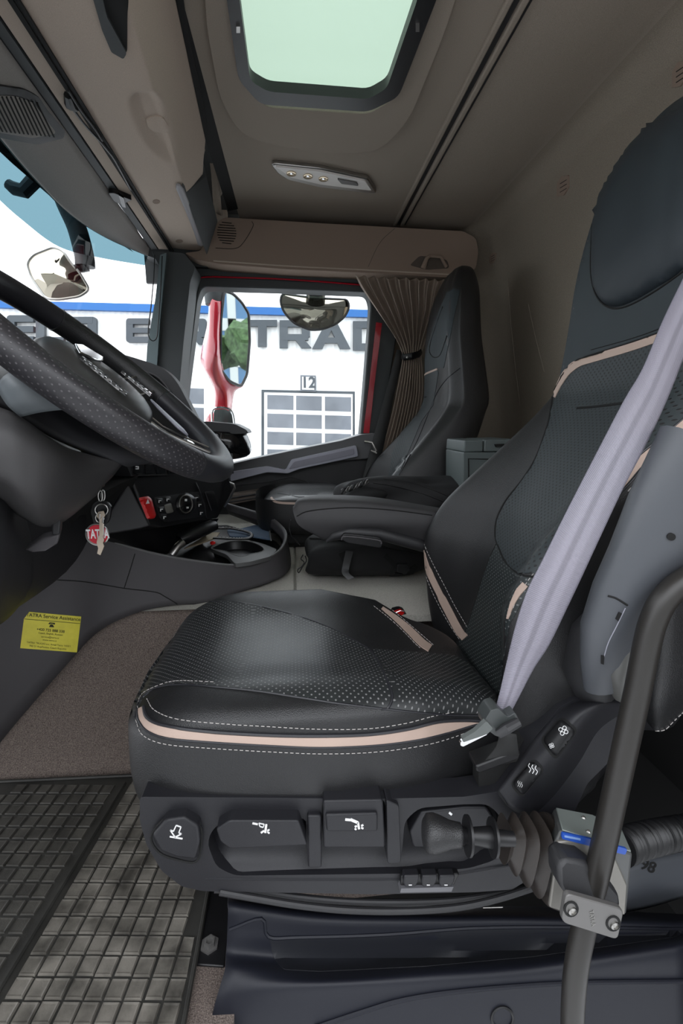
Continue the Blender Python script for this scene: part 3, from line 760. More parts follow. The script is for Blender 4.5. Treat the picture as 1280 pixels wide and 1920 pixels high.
# backing shell that closes the cab above the trim
struct('wall_front_top', join([slab([V3(-.62, .02, 1.79), V3(-.19, .02, 1.79), V3(-.19, 2.35, 1.79), V3(-.62, 2.35, 1.79)], (0, 0, .02)),
  patch([[V3(-.19, y, 1.79), V3(-.62, y, 1.79), V3(-.74, y, 1.70), V3(-.74+.10*max(0, (y-1.7)/.5), y, 1.585)] for y in (.02, 1.0, 1.7, 2.16)], 3, 3)]), M['pillar_grey']).name = 'wall_front'
struct('trim_19', slab([V3(-.64, 2.28, 1.50), V3(.95, 2.28, 1.52), V3(.95, 2.28, 1.79), V3(-.64, 2.28, 1.79)], (0, .02, 0)), M['pillar_grey'])
struct('trim_20', prism([(262, 452), (330, 452), (420, 480), (420, 500), (345, 500), (300, 488), (268, 476)], 2.17, 2.27), M['pillar_grey'])
struct('trim_21', prism([(392, 200), (425, 200), (425, 440), (385, 440)], 2.24, 2.27), M['headliner'])
# ================================================================== MIRRORS OUTSIDE
mr = thing('side_mirror', 'tall red outside mirror housing with chrome rimmed small mirror below', 'mirror', tuple(W(405, 795, 2.7)))
YM = 2.65
o = link('housing', patch([[W(388, 545, YM), W(398, 560, YM-.05), W(412, 565, YM-.05), W(422, 560, YM+.05)],
  [W(391, 575, YM), W(395, 580, YM-.06), W(412, 580, YM-.06), W(420, 580, YM+.06)],
  [W(388, 610, YM), W(394, 615, YM-.08), W(410, 620, YM-.08), W(418, 620, YM+.08)],
  [W(378, 655, YM), W(392, 655, YM-.1), W(410, 655, YM-.1), W(415, 650, YM+.1)],
  [W(377, 682, YM), W(388, 690, YM-.1), W(408, 690, YM-.1), W(440, 700, YM+.1)],
  [W(391, 707, YM), W(398, 715, YM-.08), W(412, 718, YM-.08), W(456, 722, YM+.1)],
  [W(402, 735, YM), W(406, 735, YM-.05), W(422, 738, YM-.05), W(440, 735, YM+.05)],
  [W(402, 770, YM), W(405, 770, YM-.04), W(425, 770, YM-.04), W(434, 770, YM+.04)]], 5, 5), M['red_paint'], mr); mods(o, .02)
o = link('arm', tube([W(401, 535, YM), W(402, 550, YM), W(403, 572, YM)], [.05, .055, .05], 12), M['pillar_grey'], mr)
mn = V3(.75, -.66, 0).normalized(); mo = W(440, 640, YM+.02)
o = link('mirror_glass', slab([WP(p[0], p[1], mo, mn) for p in rnd([(416, 600), (421, 548), (436, 553), (452, 570), (464, 590), (466, 640), (461, 700), (451, 722), (430, 712), (415, 690)], 7)], mn*-.02), M['mirror'], mr)
# aim glass like a real mirror: towards the driver and slightly back
link('glass_rim', tube([WP(p[0], p[1], mo, mn) for p in rnd([(414, 600), (420, 545), (436, 550), (453, 567), (466, 588), (468, 640), (463, 702), (452, 725), (430, 715), (413, 692)], 7)], .008, 6, closed=True), M['dark_plastic'], mr)
o = link('mirror_stem', patch([[W(405, 768, YM), W(415, 765, YM-.04), W(434, 768, YM)], [W(400, 795, YM), W(415, 795, YM-.05), W(438, 798, YM)]], 4, 3), M['pillar_grey'], mr); mods(o, .02)
o = link('lower_housing', lathe(W(395, 795, YM), (1, 0, 0), [(-.03, .001), (-.02, .03), (.0, .06), (.06, .075), (.1, .078)], 20), M['red_paint'], mr)
link('small_mirror', slab([W(p[0], p[1], YM-.09) for p in rnd([(401, 768), (422, 767), (434, 774), (439, 797), (400, 797)], 6)], (0, .01, 0)), M['mirror'], mr)
link('chrome_rim', tube([W(p[0], p[1], YM-.095) for p in cr2([(398, 800), (399, 768), (422, 765), (435, 773), (440, 800)], 4)], .006, 6), M['chrome'], mr)
km = thing('kerb_mirror', 'wide shallow convex mirror hanging outside the top of the passenger window', 'mirror', tuple(W(592, 560, 2.55)))
c0 = [(528, 551), (590, 559), (651, 562), (655, 575), (648, 592), (630, 608), (604, 618), (580, 619), (550, 606), (531, 584), (525, 566)]
kk = [W(p[0], p[1], 2.5) for p in rnd(c0, 9)]
cen = sum(kk, Vector())/len(kk)
rr = []
for s in (1, .75, .5, .25, .02):
    rr.append([cen+(p-cen)*s+V3(0, -.03*(1-s*s), .012*(1-s)) for p in kk])
link('mirror_glass', grid_mesh(rr, True), M['mirror_warm'], km)
link('mirror_back', grid_mesh([kk, [cen+(p-cen)*.8+V3(0, .05, 0) for p in kk], [cen+(p-cen)*.02+V3(0, .07, 0) for p in kk]], True), M['dark_plastic'], km)
link('mirror_rim', tube(kk, .006, 6, closed=True), M['dark_plastic'], km)
o = link('mount', join([prism(rnd([(574, 543), (613, 545), (608, 553), (597, 556), (580, 555)], 3), 2.42, 2.52), prism(rnd([(587, 552), (599, 552), (598, 560), (588, 560)], 2), 2.45, 2.52)]), M['black_plastic'], km)
fm = thing('front_mirror', 'squarish convex front mirror hanging on a thick black arm outside the windshield', 'mirror', tuple(W(140, 480, 2.0)))
YF = 1.95
link('arm', tube([W(p[0], p[1], YF) for p in cr2([(112, 350), (125, 385), (145, 430), (158, 480), (160, 500)], 5)], [.040]*6+[.036]*9+[.030, .028, .026, .022, .02, .016] if 0 else .034, 12), M['dark_plastic'], fm)
link('ball_joint', tube([W(160, 497, YF), W(150, 503, YF), W(138, 503, YF-.02)], [.024, .016, .012], 10), M['dark_plastic'], fm)
c0 = [(50, 494), (62, 478), (100, 463), (118, 470), (132, 492), (150, 512), (168, 543), (150, 556), (110, 562), (86, 560), (58, 520)]
kk = [W(p[0], p[1], YF-.02) for p in rnd(c0, 9)]; cen = sum(kk, Vector())/len(kk)
link('mirror_glass', grid_mesh([[cen+(p-cen)*s+V3(0, -.03*(1-s*s), -.006*(1-s)) for p in kk] for s in (1, .75, .5, .25, .02)], True), M['mirror_warm'], fm)
link('mirror_back', grid_mesh([kk, [cen+(p-cen)*.8+V3(0, .05, 0) for p in kk], [cen+(p-cen)*.02+V3(0, .07, 0) for p in kk]], True), M['dark_plastic'], fm)
link('mirror_rim', tube(kk, .005, 6, closed=True), M['steel'], fm)
oa = link('wiper_arm_bracket', tube([W(p[0], p[1], 1.75) for p in [(78, 325), (62, 340), (45, 358), (25, 353), (15, 345)]], [.022, .022, .022, .020, .016], 10), M['dark_plastic']); tag(oa, 'short black angled bracket outside the tinted windshield top', 'bracket')
# ================================================================== DRIVER SEAT
def ipol(tab, z):
    for a, b in zip(tab, tab[1:]):
        if z <= b[0]:
            t = (z-a[0])/(b[0]-a[0]); return [u+(v-u)*t for u, v in zip(a, b)]
    return list(tab[-1])
BACK = [  # z, front x, half width, bolster forward, thickness
 (.27, .40, .235, .00, .13), (.35, .375, .255, .02, .16), (.434, .385, .265, .05, .17), (.52, .400, .268, .075, .17), (.607, .418, .268, .098, .18), (.66, .437, .268, .098, .18), (.716, .462, .262, .088, .18),
 (.79, .507, .25, .062, .17), (.862, .550, .236, .035, .16), (.93, .588, .222, .012, .15), (.98, .607, .212, .002, .15), (1.08, .612, .196, .0, .14), (1.20, .612, .180, -.002, .13), (1.30, .622, .168, -.006, .12),
 (1.36, .634, .155, -.010, .11), (1.41, .652, .130, -.012, .09), (1.445, .672, .10, -.012, .065), (1.462, .690, .06, -.008, .04), (1.468, .705, .02, -.002, .01)]
def back_mesh(dx, yc, dz, tilt=0):
    rows = []
    for z, x, w, bf, t in BACK:
        P = [(x+.004, 0), (x, -.40*w), (x-bf*.55, -.66*w), (x-bf, -.84*w), (x-bf+.015+.02*(t/.18), -.965*w), (x+.30*t, -w), (x+.75*t, -.96*w), (x+t, -.75*w), (x+t*1.05, 0)]
        Q = [(a, -b) for a, b in P[1:-1]][::-1]
        ring = P+Q
        rows.append([V3(a+dx+tilt*(z-.45), yc+b, z+dz) for a, b in ring])
    rr = patch_rows(rows, 5, 4, closed_u=True)
    return grid_mesh(rr, True, cap0=True, cap1=True)
def cushion_mesh(x0, x1, y0, y1, zt, zb, dip=.012, nar=(.50, .16)):
    """rounded cushion; rings from the bottom up the flank, over the roll, to the centre"""
    cx, cy = (x0+x1)/2, (y0+y1)/2; a, b = (x1-x0)/2, (y1-y0)/2
    N = 72; rows = []
    def ring(s, dz):
        r = []
        for k in range(N):
            th = 2*math.pi*k/N; c, s_ = math.cos(th), math.sin(th); e = .34
            ux = math.copysign(abs(c)**e, c); uy = math.copysign(abs(s_)**e, s_)
            # plan: narrower rear, domed nose
            x = cx+a*ux*s; kx = min(1, max(0, ux-.12)/.6); y = cy+b*uy*s*(1-(nar[0] if uy > 0 else nar[1])*kx*kx*(3-2*kx))
            x += -.035*(1-uy*uy)*max(0, -ux)*s
            r.append((x, y))
        return r
    def H(x, y, s):
        u = (x-cx)/a; v = (y-cy)/b
        z = zt
        z += .012*math.exp(-((abs(v)-.72)/.22)**2)*(.3+.7*(u > -2))   # side bolsters
        z -= dip*math.exp(-(v/.5)**2)*(1 if u > -.4 else max(0, 1+(u+.4)*1.6))
        z -= .07*max(0, (u+.0))**2                                  # falls to the rear
        z -= .035*max(0, -u-.55)**2/.2                               # nose roll
        return z
    prof = [(.90, zb-.004, 0), (.95, zb, 0), (.985, zb+.015, 0), (1.0, zb+.05, 0), (1.0, zb+.09, 0), (.995, zb+.125, 0)]
    for s, z, _ in prof: rows.append([V3(x, y, z-.06*max(0, (x-cx)/a)**2*((z-zb)/(.12)) if z > zb+.02 else z) for x, y in ring(s, 0)])
    for s, k in ((.985, .022), (.95, .008), (.90, .002), (.82, 0), (.72, 0), (.6, 0), (.45, 0), (.3, 0), (.15, 0), (.01, 0)):
        rows.append([V3(x, y, H(x, y, s)-k) for x, y in ring(s, 0)])
    cols = [cr([r[j] for r in rows], 3) for j in range(N)]
    return grid_mesh([[cols[j][i] for j in range(N)] for i in range(len(cols[0]))], True, cap0=True, cap1=True)
seat = thing('truck_seat', 'large black leather driver seat with perforated centre and beige piping in the foreground', 'seat', (.1, .88, .05))
cu = link('cushion', cushion_mesh(-.262, .375, .604, 1.135, .482, .292), M['leather'], seat, 80)
bk = link('backrest', back_mesh(0, .875, 0), M['leather'], seat, 80)
sc_ = Surf([cu]); sb = Surf([bk])
uvc = lambda p: (p.x+p.z*.0, p.y) if p.z > .0 else (p.x, p.y)
uvc = lambda p: (p.x+(-.6*(.47-p.z) if p.x < -.1 else (.5*(.47-p.z) if p.x > .15 else 0)), p.y)
uvb = lambda p: (p.y, p.z*1.12)
ins = link('cushion_insert', sc_.overlay([(393, 1128), (440, 1128), (520, 1144), (590, 1165), (650, 1192), (690, 1216), (760, 1222), (850, 1228), (905, 1262), (930, 1300), (928, 1328), (890, 1338), (810, 1336), (735, 1329), (640, 1318), (560, 1306), (480, 1294), (400, 1286), (330, 1282), (290, 1290), (268, 1308), (256, 1332), (252, 1345), (248, 1325), (258, 1290), (280, 1235), (310, 1190), (345, 1155)], .0012, 7, uvc), M['perf_cushion'], seat, 80)
sc2 = Surf([cu, ins])
link('cushion_seam', join([sc2.seam([(693, 1216), (712, 1245), (725, 1275), (735, 1305), (728, 1326), (715, 1330)], .0022, .0002),
   sc2.seam([(254, 1345), (258, 1322), (272, 1302), (300, 1288), (340, 1284), (400, 1288), (480, 1296), (560, 1308), (640, 1320), (735, 1331), (830, 1340), (900, 1342)], .0016, .0004),
   sc2.seam([(393, 1128), (440, 1128), (520, 1144), (590, 1165), (650, 1192), (690, 1215)], .0014)]), M['leather_smooth'], seat)
st_lo = [(258, 1330), (262, 1352), (280, 1372), (320, 1384), (400, 1391), (500, 1397), (600, 1401), (700, 1397), (780, 1387), (840, 1373), (890, 1358), (915, 1354)]
st_up = [(270, 1325), (276, 1345), (300, 1358), (360, 1368), (450, 1375), (560, 1379), (680, 1377), (760, 1367), (820, 1353), (870, 1350), (910, 1352)]
strip_poly = cr2(st_lo, 4)+list(reversed(cr2(st_up, 4)))
link('beige_band', sc_.overlay(strip_poly, .0018, 6), M['beige_strip'], seat, 80)
link('piping', join([sc_.seam(st_up, .0028, .001), sc_.seam(st_lo, .0022, .001)]), M['leather_smooth'], seat)
link('stitching', join([sc2.stitch([(275, 1310), (290, 1332), (330, 1348), (400, 1356), (500, 1362), (600, 1367), (690, 1366), (760, 1356), (810, 1343), (850, 1335)]),
   sc2.stitch([(255, 1350), (268, 1378), (310, 1395), (400, 1403), (500, 1409), (600, 1413), (700, 1410), (790, 1398), (850, 1382), (900, 1362)]),
   sc2.stitch([(256, 1335), (264, 1304), (290, 1288), (330, 1277), (400, 1279)])]), M['thread'], seat, None)
# far bolster band of the cushion
fb = cr2([(716, 1140), (740, 1158), (765, 1180), (790, 1205), (806, 1216)], 4)
link('beige_band', sc2.overlay(wide(fb, [5, 6, 7, 8, 9, 10, 11, 12, 13, 13, 14, 14, 14, 14, 14, 14, 14]), .0015, 5), M['beige_strip'], seat, 80)
link('stitching', join([sc2.stitch([(700, 1136), (730, 1160), (755, 1183), (780, 1209), (790, 1217)], r=.0006), sc2.stitch([(722, 1134), (750, 1156), (785, 1186), (815, 1212)], r=.0006)]), M['thread'], seat, None)
# backrest centre panels
mid_up = [(1040, 748), (1050, 722), (1066, 694), (1086, 676), (1115, 667), (1180, 648), (1240, 627), (1300, 600), (1420, 560), (1400, 720), (1300, 815), (1205, 880), (1150, 930), (1100, 985), (1050, 1040), (1010, 1075), (970, 1075), (942, 1048), (930, 1010), (932, 975), (950, 940), (980, 900), (1005, 860), (1022, 815), (1030, 780)]
pu = link('backrest_insert', sb.overlay(mid_up, .0015, 8, uvb), M['perf_back'], seat, 80)
low = [(932, 1020), (944, 1052), (972, 1078), (1012, 1080), (992, 1110), (972, 1140), (955, 1172), (945, 1230), (935, 1300), (925, 1310), (895, 1265), (850, 1225), (868, 1190), (890, 1130), (912, 1060)]
pl_ = link('lumbar_insert', sb.overlay(low, .0015, 7, uvb), M['perf_back_low'], seat, 80)
up_poly = [(1036, 745), (1046, 640), (1062, 560), (1085, 470), (1100, 395), (1112, 370), (1160, 292), (1230, 212), (1290, 160), (1420, 120), (1420, 560), (1300, 598), (1240, 625), (1180, 646), (1115, 664), (1084, 673), (1062, 690), (1046, 720)]
hu = link('shoulder_panel', sb.overlay(up_poly, .0014, 9), M['fabric_teal'], seat, 80)
sb2 = Surf([bk, pu, pl_, hu])
pad = link('headrest_pad', sb2.overlay(cr2([(1108, 500), (1114, 540), (1128, 565), (1150, 575), (1180, 568), (1230, 540), (1280, 505), (1340, 440), (1400, 330), (1400, 200), (1300, 195), (1200, 250), (1130, 350), (1112, 420)], 4, True), .001, 10, dome=.022), M['pad_teal'], seat, 80)
link('headrest_seam', sb2.seam([(1110, 420), (1107, 500), (1113, 542), (1127, 567), (1150, 578), (1182, 571), (1232, 543), (1290, 502)], .002, 0), M['black_matte'], seat)
# beige bands of the backrest
b1 = cr2([(1038, 745), (1048, 722), (1064, 697), (1084, 681), (1112, 672), (1180, 652), (1240, 631), (1330, 595)], 5)
b1w = [5+min(i, 12)*.75 for i in range(len(b1))]
link('beige_band', sb2.overlay(wide(b1, b1w), .0018, 5), M['beige_strip'], seat, 80)
link('piping', join([sb2.seam([(1037, 738), (1047, 716), (1062, 691), (1082, 675), (1112, 664), (1180, 643), (1240, 622), (1330, 585)], .0018, .0008), sb2.seam([(1108, 656), (1180, 636), (1240, 615), (1320, 582)], .0008, .0004)]), M['black_matte'], seat)
b2 = cr2([(1320, 762), (1280, 798), (1240, 832), (1200, 866), (1175, 895), (1150, 925), (1110, 965), (1050, 1030)], 4)
link('beige_band', sb2.overlay(wide(b2, 15), .0018, 5), M['beige_strip'], seat, 80)
link('piping', join([sb2.seam([(1320, 750), (1280, 786), (1240, 820), (1200, 852), (1160, 890), (1100, 950)], .0016, .001), sb2.seam([(1320, 774), (1285, 806), (1247, 842), (1207, 876), (1178, 908), (1120, 966)], .0018, .001)]), M['leather_smooth'], seat)
b3 = cr2([(985, 1096), (972, 1112), (960, 1135), (952, 1160)], 4)
link('beige_band', sb2.overlay(wide(b3, [12, 12, 12, 12, 11, 10, 9, 8, 7, 6, 5, 4, 3]), .0022, 4), M['beige_strip'], seat, 80)
b4 = cr2([(789, 1018), (795, 1045), (808, 1080), (825, 1115), (843, 1150), (860, 1182), (872, 1196)], 4)
link('beige_band', sb2.overlay(wide(b4, [4]*3+[8]*4+[11]*6+[14]*12), .0018, 5), M['beige_strip'], seat, 80)
link('stitching', join([sb2.stitch([(791, 1000), (797, 1025), (812, 1058), (832, 1096), (852, 1135), (878, 1180)]), sb2.stitch([(788, 1030), (793, 1062), (806, 1100), (824, 1138), (845, 1175), (862, 1200)]),
   sb2.stitch([(1320, 782), (1290, 810), (1252, 846), (1212, 882), (1182, 915), (1170, 930)], r=.0009), sb2.stitch([(1000, 1075), (985, 1096), (970, 1120), (962, 1140)])]), M['thread'], seat, None)
link('backrest_seam', join([sb2.seam([(1036, 735), (1030, 780), (1020, 815), (1003, 860), (978, 900), (948, 938), (931, 972), (928, 1005), (936, 1030), (948, 1054), (972, 1076), (1000, 1082)], .0020, .0),
   sb2.seam([(931, 1018), (912, 1060), (890, 1130), (870, 1190)], .0012)]), M['black_matte'], seat)
link('lumbar_crease', sb2.seam([(1082, 765), (1120, 762), (1165, 756), (1200, 750)], .0032, -.0008), M['black_matte'], seat)
# seat base shell with levers
BYF = .600
shell = [(262, 1494), (262, 1540), (275, 1585), (303, 1633), (340, 1662), (380, 1671), (700, 1677), (890, 1673), (960, 1668), (1005, 1640), (1060, 1560), (1100, 1470), (1185, 1385), (1190, 1325), (1130, 1306), (1085, 1308), (1050, 1325), (1000, 1385), (965, 1445), (935, 1484), (870, 1494), (700, 1498), (500, 1496)]
rec = rnd([(388, 1580), (400, 1552), (430, 1534), (575, 1534), (575, 1625), (603, 1625), (603, 1500), (722, 1497), (724, 1618), (752, 1615), (758, 1540), (785, 1515), (870, 1508), (915, 1508), (938, 1530), (950, 1580), (930, 1612), (880, 1628), (760, 1638), (440, 1642), (405, 1625)], 14, 3)
o = link('base_cover', prism(rnd(shell, 8, 3), BYF, .64, [rec]), M['base_plastic'], seat); mods(o, bevel=.006, seg=3, ang=50)
# recess back wall and lit ledge
o = link('recess_panel', patch([[W(380, 1490, .628), W(600, 1490, .628), W(800, 1490, .628), W(965, 1490, .628)], [W(380, 1585, .628), W(600, 1585, .628), W(800, 1585, .628), W(965, 1575, .628)], [W(385, 1650, .598), W(600, 1652, .598), W(800, 1648, .598), W(965, 1620, .598)]], 4, 4), M['base_plastic'], seat); mods(o, .004, off=1)
# levers
def lever(poly, y0, y1, bev, nm, m=None, par=seat):
    o = link(nm, prism(rnd(poly, 5, 3), y0, y1), M[m or 'base_plastic'], par); mods(o, bevel=bev, seg=3, ang=50); return o
l1 = lever([(285, 1568), (310, 1538), (345, 1533), (372, 1550), (375, 1580), (366, 1612), (330, 1608), (300, 1596)], .583, .62, .008, 'lowering_button')
link('button_gap', tube([W(p[0], p[1], .594) for p in cr2([(283, 1569), (308, 1536), (345, 1530), (374, 1548), (377, 1580), (368, 1615), (330, 1611), (298, 1598)], 4, True)], .0018, 6, closed=True), M['black_matte'], l1)
l2 = lever([(405, 1555), (430, 1539), (560, 1539), (576, 1585), (430, 1592), (412, 1578)], .580, .628, .010, 'cushion_depth_lever')
l3 = lever([(606, 1502), (718, 1500), (722, 1590), (606, 1590)], .585, .628, .008, 'cushion_tilt_lever')
lever([(610, 1528), (708, 1525), (708, 1560), (612, 1560)], .580, .6, .004, 'lever_face', None, l3)
l4 = lever([(768, 1560), (790, 1523), (870, 1514), (912, 1514), (932, 1545), (940, 1580), (830, 1590), (775, 1590)], .605, .628, .006, 'backrest_lever')
lever([(576, 1530), (603, 1530), (603, 1628), (577, 1628)], .592, .63, .004, 'divider'); lever([(724, 1500), (748, 1510), (752, 1618), (726, 1620)], .592, .63, .004, 'divider')
def icon(cx, cy, Y, polys, par, sc=1.0, mk='white_mark', nm='symbol'):
    ms = [prism([(cx+a*sc, cy+b*sc) for a, b in p], Y, Y+.004) for p in polys]
    return link(nm, join(ms), M[mk], par)
def ln(a, b, w): return wide([a, b], w)
icon(330, 1562, .5822, [ln((-12, 7), (12, 11), 2.5), ln((0, -14), (9, -11), 2), ln((0, -14), (-5, -3), 2), ln((9, -11), (5, 0), 2), ln((-11, -5), (-5, -3), 2), ln((5, 0), (10, 2), 2), ln((-11, -5), (-2, 8), 2), ln((10, 2), (-2, 8), 2)], l1)
icon(487, 1550, .579, [ln((-14, -6), (-4, -4), 3), ln((-2, -6), (8, -4), 1.5), ln((-2, -6), (0, 0), 1.5), ln((8, -4), (6, 2), 1.5), ln((0, 0), (6, 2), 1.5), ln((12, -4), (10, 12), 4), ln((2, 12), (8, 8), 3), ln((14, 8), (18, 6), 2.5), ln((14, 10), (18, 13), 2.5)], l2)
icon(665, 1543, .579, [ln((-18, -6), (-8, -5), 4), ln((-8, -6), (6, 0), 5), ln((6, -1), (8, 12), 4), ln((0, 8), (4, 6), 3), ln((0, 11), (3, 13), 3), ln((12, 6), (16, 4), 3), ln((12, 9), (16, 11), 3)], l3)
icon(845, 1526, .604, [ln((-3, -2), (2, 2), 4)], l4)
# switch row
sw3 = lever([(752, 1642), (862, 1638), (846, 1670), (750, 1673)], .590, .6, .002, 'switch_panel', 'black_plastic')
for x in (771, 805, 838):
    b = link('lumbar_switch', prism(rnd([(x-13, 1643), (x+15, 1642), (x+14, 1652), (x+8, 1663), (x-12, 1664), (x-15, 1656)], 3), .582, .596), M['base_plastic'], sw3); mods(b, bevel=.003, seg=2)
    icon(x-2, 1660, .581, [ln((-3, 0), (3, 0), 1.0)], b)
link('ledge', prism([(752, 1666), (850, 1663), (846, 1672), (750, 1674)], .585, .6), mat('sw_grey', (.12, .12, .13), .4), sw3)
# rising side shield with heating and ventilation rockers
sh = link('side_shield', patch([
  [W(930, 1487, .60), W(962, 1520, .585), W(1000, 1530, .60), W(1040, 1540, .66)],
  [W(962, 1440, .60), W(1000, 1470, .575), W(1040, 1490, .60), W(1090, 1500, .66)],
  [W(1003, 1382, .60), W(1045, 1412, .57), W(1085, 1430, .60), W(1140, 1440, .66)],
  [W(1050, 1322, .61), W(1085, 1350, .57), W(1120, 1372, .60), W(1180, 1382, .66)],
  [W(1090, 1304, .63), W(1125, 1318, .58), W(1160, 1342, .60), W(1200, 1370, .66)],
  [W(1150, 1304, .64), W(1190, 1318, .60), W(1210, 1342, .62), W(1230, 1370, .68)]], 6, 6), M['base_plastic'], seat, 60); mods(sh, .006, off=-1)
ssh = Surf([sh])
link('shield_seam', ssh.seam([(931, 1480), (945, 1500), (958, 1525)], .001), M['black_matte'], seat)
def rocker(poly, nm):
    r_ = link(nm+'_bezel', ssh.overlay(rnd(poly, 12, 4), .001, 4), M['black_matte'], seat)
    c = Vector((sum(p[0] for p in poly)/4, sum(p[1] for p in poly)/4)); inn = [tuple(c+(Vector(p)-c)*.86) for p in poly]
    return link(nm, ssh.overlay(rnd(inn, 10, 4), .0015, 4, dome=.004), M['black_plastic'], seat)
r1 = rocker([(1012, 1388), (1053, 1342), (1084, 1368), (1040, 1426)], 'ventilation_switch')
r2 = rocker([(955, 1470), (1000, 1420), (1022, 1442), (978, 1497)], 'heating_switch')
def ringo(s, cx, cy, r, w=.0006):
    return tube([q for q in s.path([(cx+r*math.cos(a*.63), cy+r*math.sin(a*.63)) for a in range(11)], .0008, 3)], w, 5)
for s_, r_, items in ((Surf([r1]), r1, [(1056, 1370, 3.4, 5.5), (1034, 1398, 1.9, 3)]),):
    ms = []
    for cx, cy, rr_, d in items:
        for a in range(4): ms.append(ringo(s_, cx+d*math.cos(a*1.571+.4), cy+d*math.sin(a*1.571+.4), rr_, .00055 if rr_ > 3 else .0004))
    link('fan_symbol', join(ms), M['white_mark'], r_)
s_ = Surf([r2]); ms = []
for k in range(3):
    ms.append(tube(s_.path(cr2([(993+6*k, 1432+2*k), (991+6*k, 1437+2*k), (995+6*k, 1442+2*k), (992+6*k, 1448+2*k)], 3), .0008, 3), .0006, 5))
    ms.append(tube(s_.path(cr2([(972+3.2*k, 1464+k), (971+3.2*k, 1467+k), (973+3.2*k, 1470+k), (971+3.2*k, 1474+k)], 3), .0008, 3), .0003, 5))
link('heat_symbol', join(ms), M['white_mark'], r2)
# black bellows cloth between cushion and shield, recliner cover and outer armrest
link('mesh_cloth', prism([(897, 1440), (955, 1415), (985, 1385), (975, 1440), (935, 1482), (897, 1478)], .615, .64), M['black_matte'], seat)
o = link('inner_frame', box((.10, .88, .24), (.56, .42, .16)), M['black_matte'], seat)
arm = link('outer_armrest', tube([W(1132, 1285, .57), W(1140, 1230, .555), W(1150, 1170, .545), W(1175, 1110, .54), W(1210, 1050, .535), W(1262, 960, .53), W(1330, 850, .53)], [.030, .040, .046, .050, .055, .066, .075], 20, flat=.55, upv=V3(0, 1, 0)), mat('arm_grey', (.07, .075, .085), .45, bump=.1, bscale=1500), seat, 60)
sa = Surf([arm])
link('armrest_seam', join([sa.seam([(1139, 1117), (1155, 1122), (1176, 1135)], .0014), ]), M['black_matte'], seat)
link('groove_highlight', sa.seam([(1172, 1140), (1155, 1175), (1140, 1205), (1131, 1235)], .0007), M['panel_silver'], seat)  # silver line paints the highlight along the armrest groove
link('armrest_plug', sa.overlay(ell(1257, 1006, 8, 7), .0015, 3), M['black_matte'], seat)
link('armrest_slot', join([sa.overlay([(1153, 1160), (1159, 1147), (1165, 1150), (1158, 1164)], .0015, 3), sa.overlay([(1126, 1228), (1132, 1229), (1131, 1245), (1126, 1243)], .0015, 3)]), M['black_matte'], seat)
o = link('armrest_hub', tube([W(1172, 1300, .56), W(1162, 1250, .55), W(1168, 1200, .55), W(1200, 1150, .55), W(1240, 1110, .55)], [.018, .024, .022, .018, .014], 14), mat('hub_grey', (.10, .10, .095), .35), seat, 60)
o = link('recliner_cover', tube([W(1110, 1300, .62), W(1108, 1250, .60), W(1125, 1190, .59), W(1150, 1150, .59)], [.03, .042, .040, .03], 16), M['dark_plastic'], seat, 60)
# rear lower leather lobe at the right edge
o = link('side_bolster_lobe', patch([[W(1215, 1080, .60), W(1260, 1060, .57), W(1330, 1040, .58)], [W(1205, 1200, .60), W(1250, 1200, .565), W(1330, 1190, .58)], [W(1200, 1300, .60), W(1240, 1310, .57), W(1330, 1270, .58)], [W(1205, 1345, .63), W(1232, 1372, .62), W(1262, 1362, .62)] ], 5, 5), M['leather'], seat, 80); mods(o, .05, off=-1)
link('stitching', Surf([o]).stitch([(1225, 1370), (1245, 1368), (1262, 1352), (1285, 1330)]), M['thread'], seat, None)
# inner armrest, folded down towards the passenger side
YA = 1.14
ia = link('inner_armrest', patch([
 [W(552, 965, YA+.10), W(575, 950, YA+.10), W(680, 945, YA+.10), W(800, 962, YA+.10), W(850, 975, YA+.10)],
 [W(550, 958, YA+.09), W(572, 932, YA+.09), W(680, 930, YA+.09), W(800, 948, YA+.09), W(850, 958, YA+.09)],
 [W(549, 950, YA+.02), W(570, 936, YA+.02), W(680, 938, YA+.02), W(800, 954, YA+.02), W(850, 960, YA+.02)],
 [W(550, 962, YA), W(575, 952, YA), W(680, 950, YA), W(800, 962, YA), W(850, 968, YA)],
 [W(560, 985, YA-.006), W(590, 980, YA-.01), W(690, 980, YA-.012), W(800, 985, YA-.01), W(850, 990, YA-.01)],
 [W(588, 1002, YA), W(612, 1008, YA), W(690, 992, YA), W(800, 1010, YA), W(850, 1020, YA)],
 [W(608, 1014, YA+.02), W(640, 1012, YA+.02), W(700, 1004, YA+.02), W(800, 1030, YA+.02), W(850, 1040, YA+.02)],
 [W(608, 1014, YA+.09), W(640, 1012, YA+.09), W(700, 1006, YA+.09), W(800, 1030, YA+.09), W(850, 1040, YA+.09)]], 6, 4), mat('armrest_black', (.035, .034, .036), .6, bump=.2, bscale=1200), seat, 70)
sia = Surf([ia])
link('armrest_seam', join([sia.seam([(556, 968), (580, 958), (650, 952), (730, 956), (810, 966)], .0016)]), M['black_matte'], seat)
link('armrest_underside', tube([W(612, 1015, YA+.005), W(625, 1005, YA), W(655, 997, YA), W(710, 1001, YA), W(780, 1020, YA), W(830, 1035, YA)], [.005, .012, .014, .016, .016, .014], 12), M['dark_plastic'], seat, 60)
o = link('armrest_adjuster', prism(rnd([(638, 1010), (645, 1000), (712, 1008), (718, 1018), (714, 1028), (650, 1018)], 5, 3), YA-.025, YA+.02), M['black_plastic'], seat); mods(o, bevel=.005, seg=3)
link('adjuster_lip', tube([W(p[0], p[1], YA-.026) for p in cr2([(640, 1012), (648, 1006), (708, 1013), (715, 1020)], 4)], .0022, 6), M['console_grey'], seat)

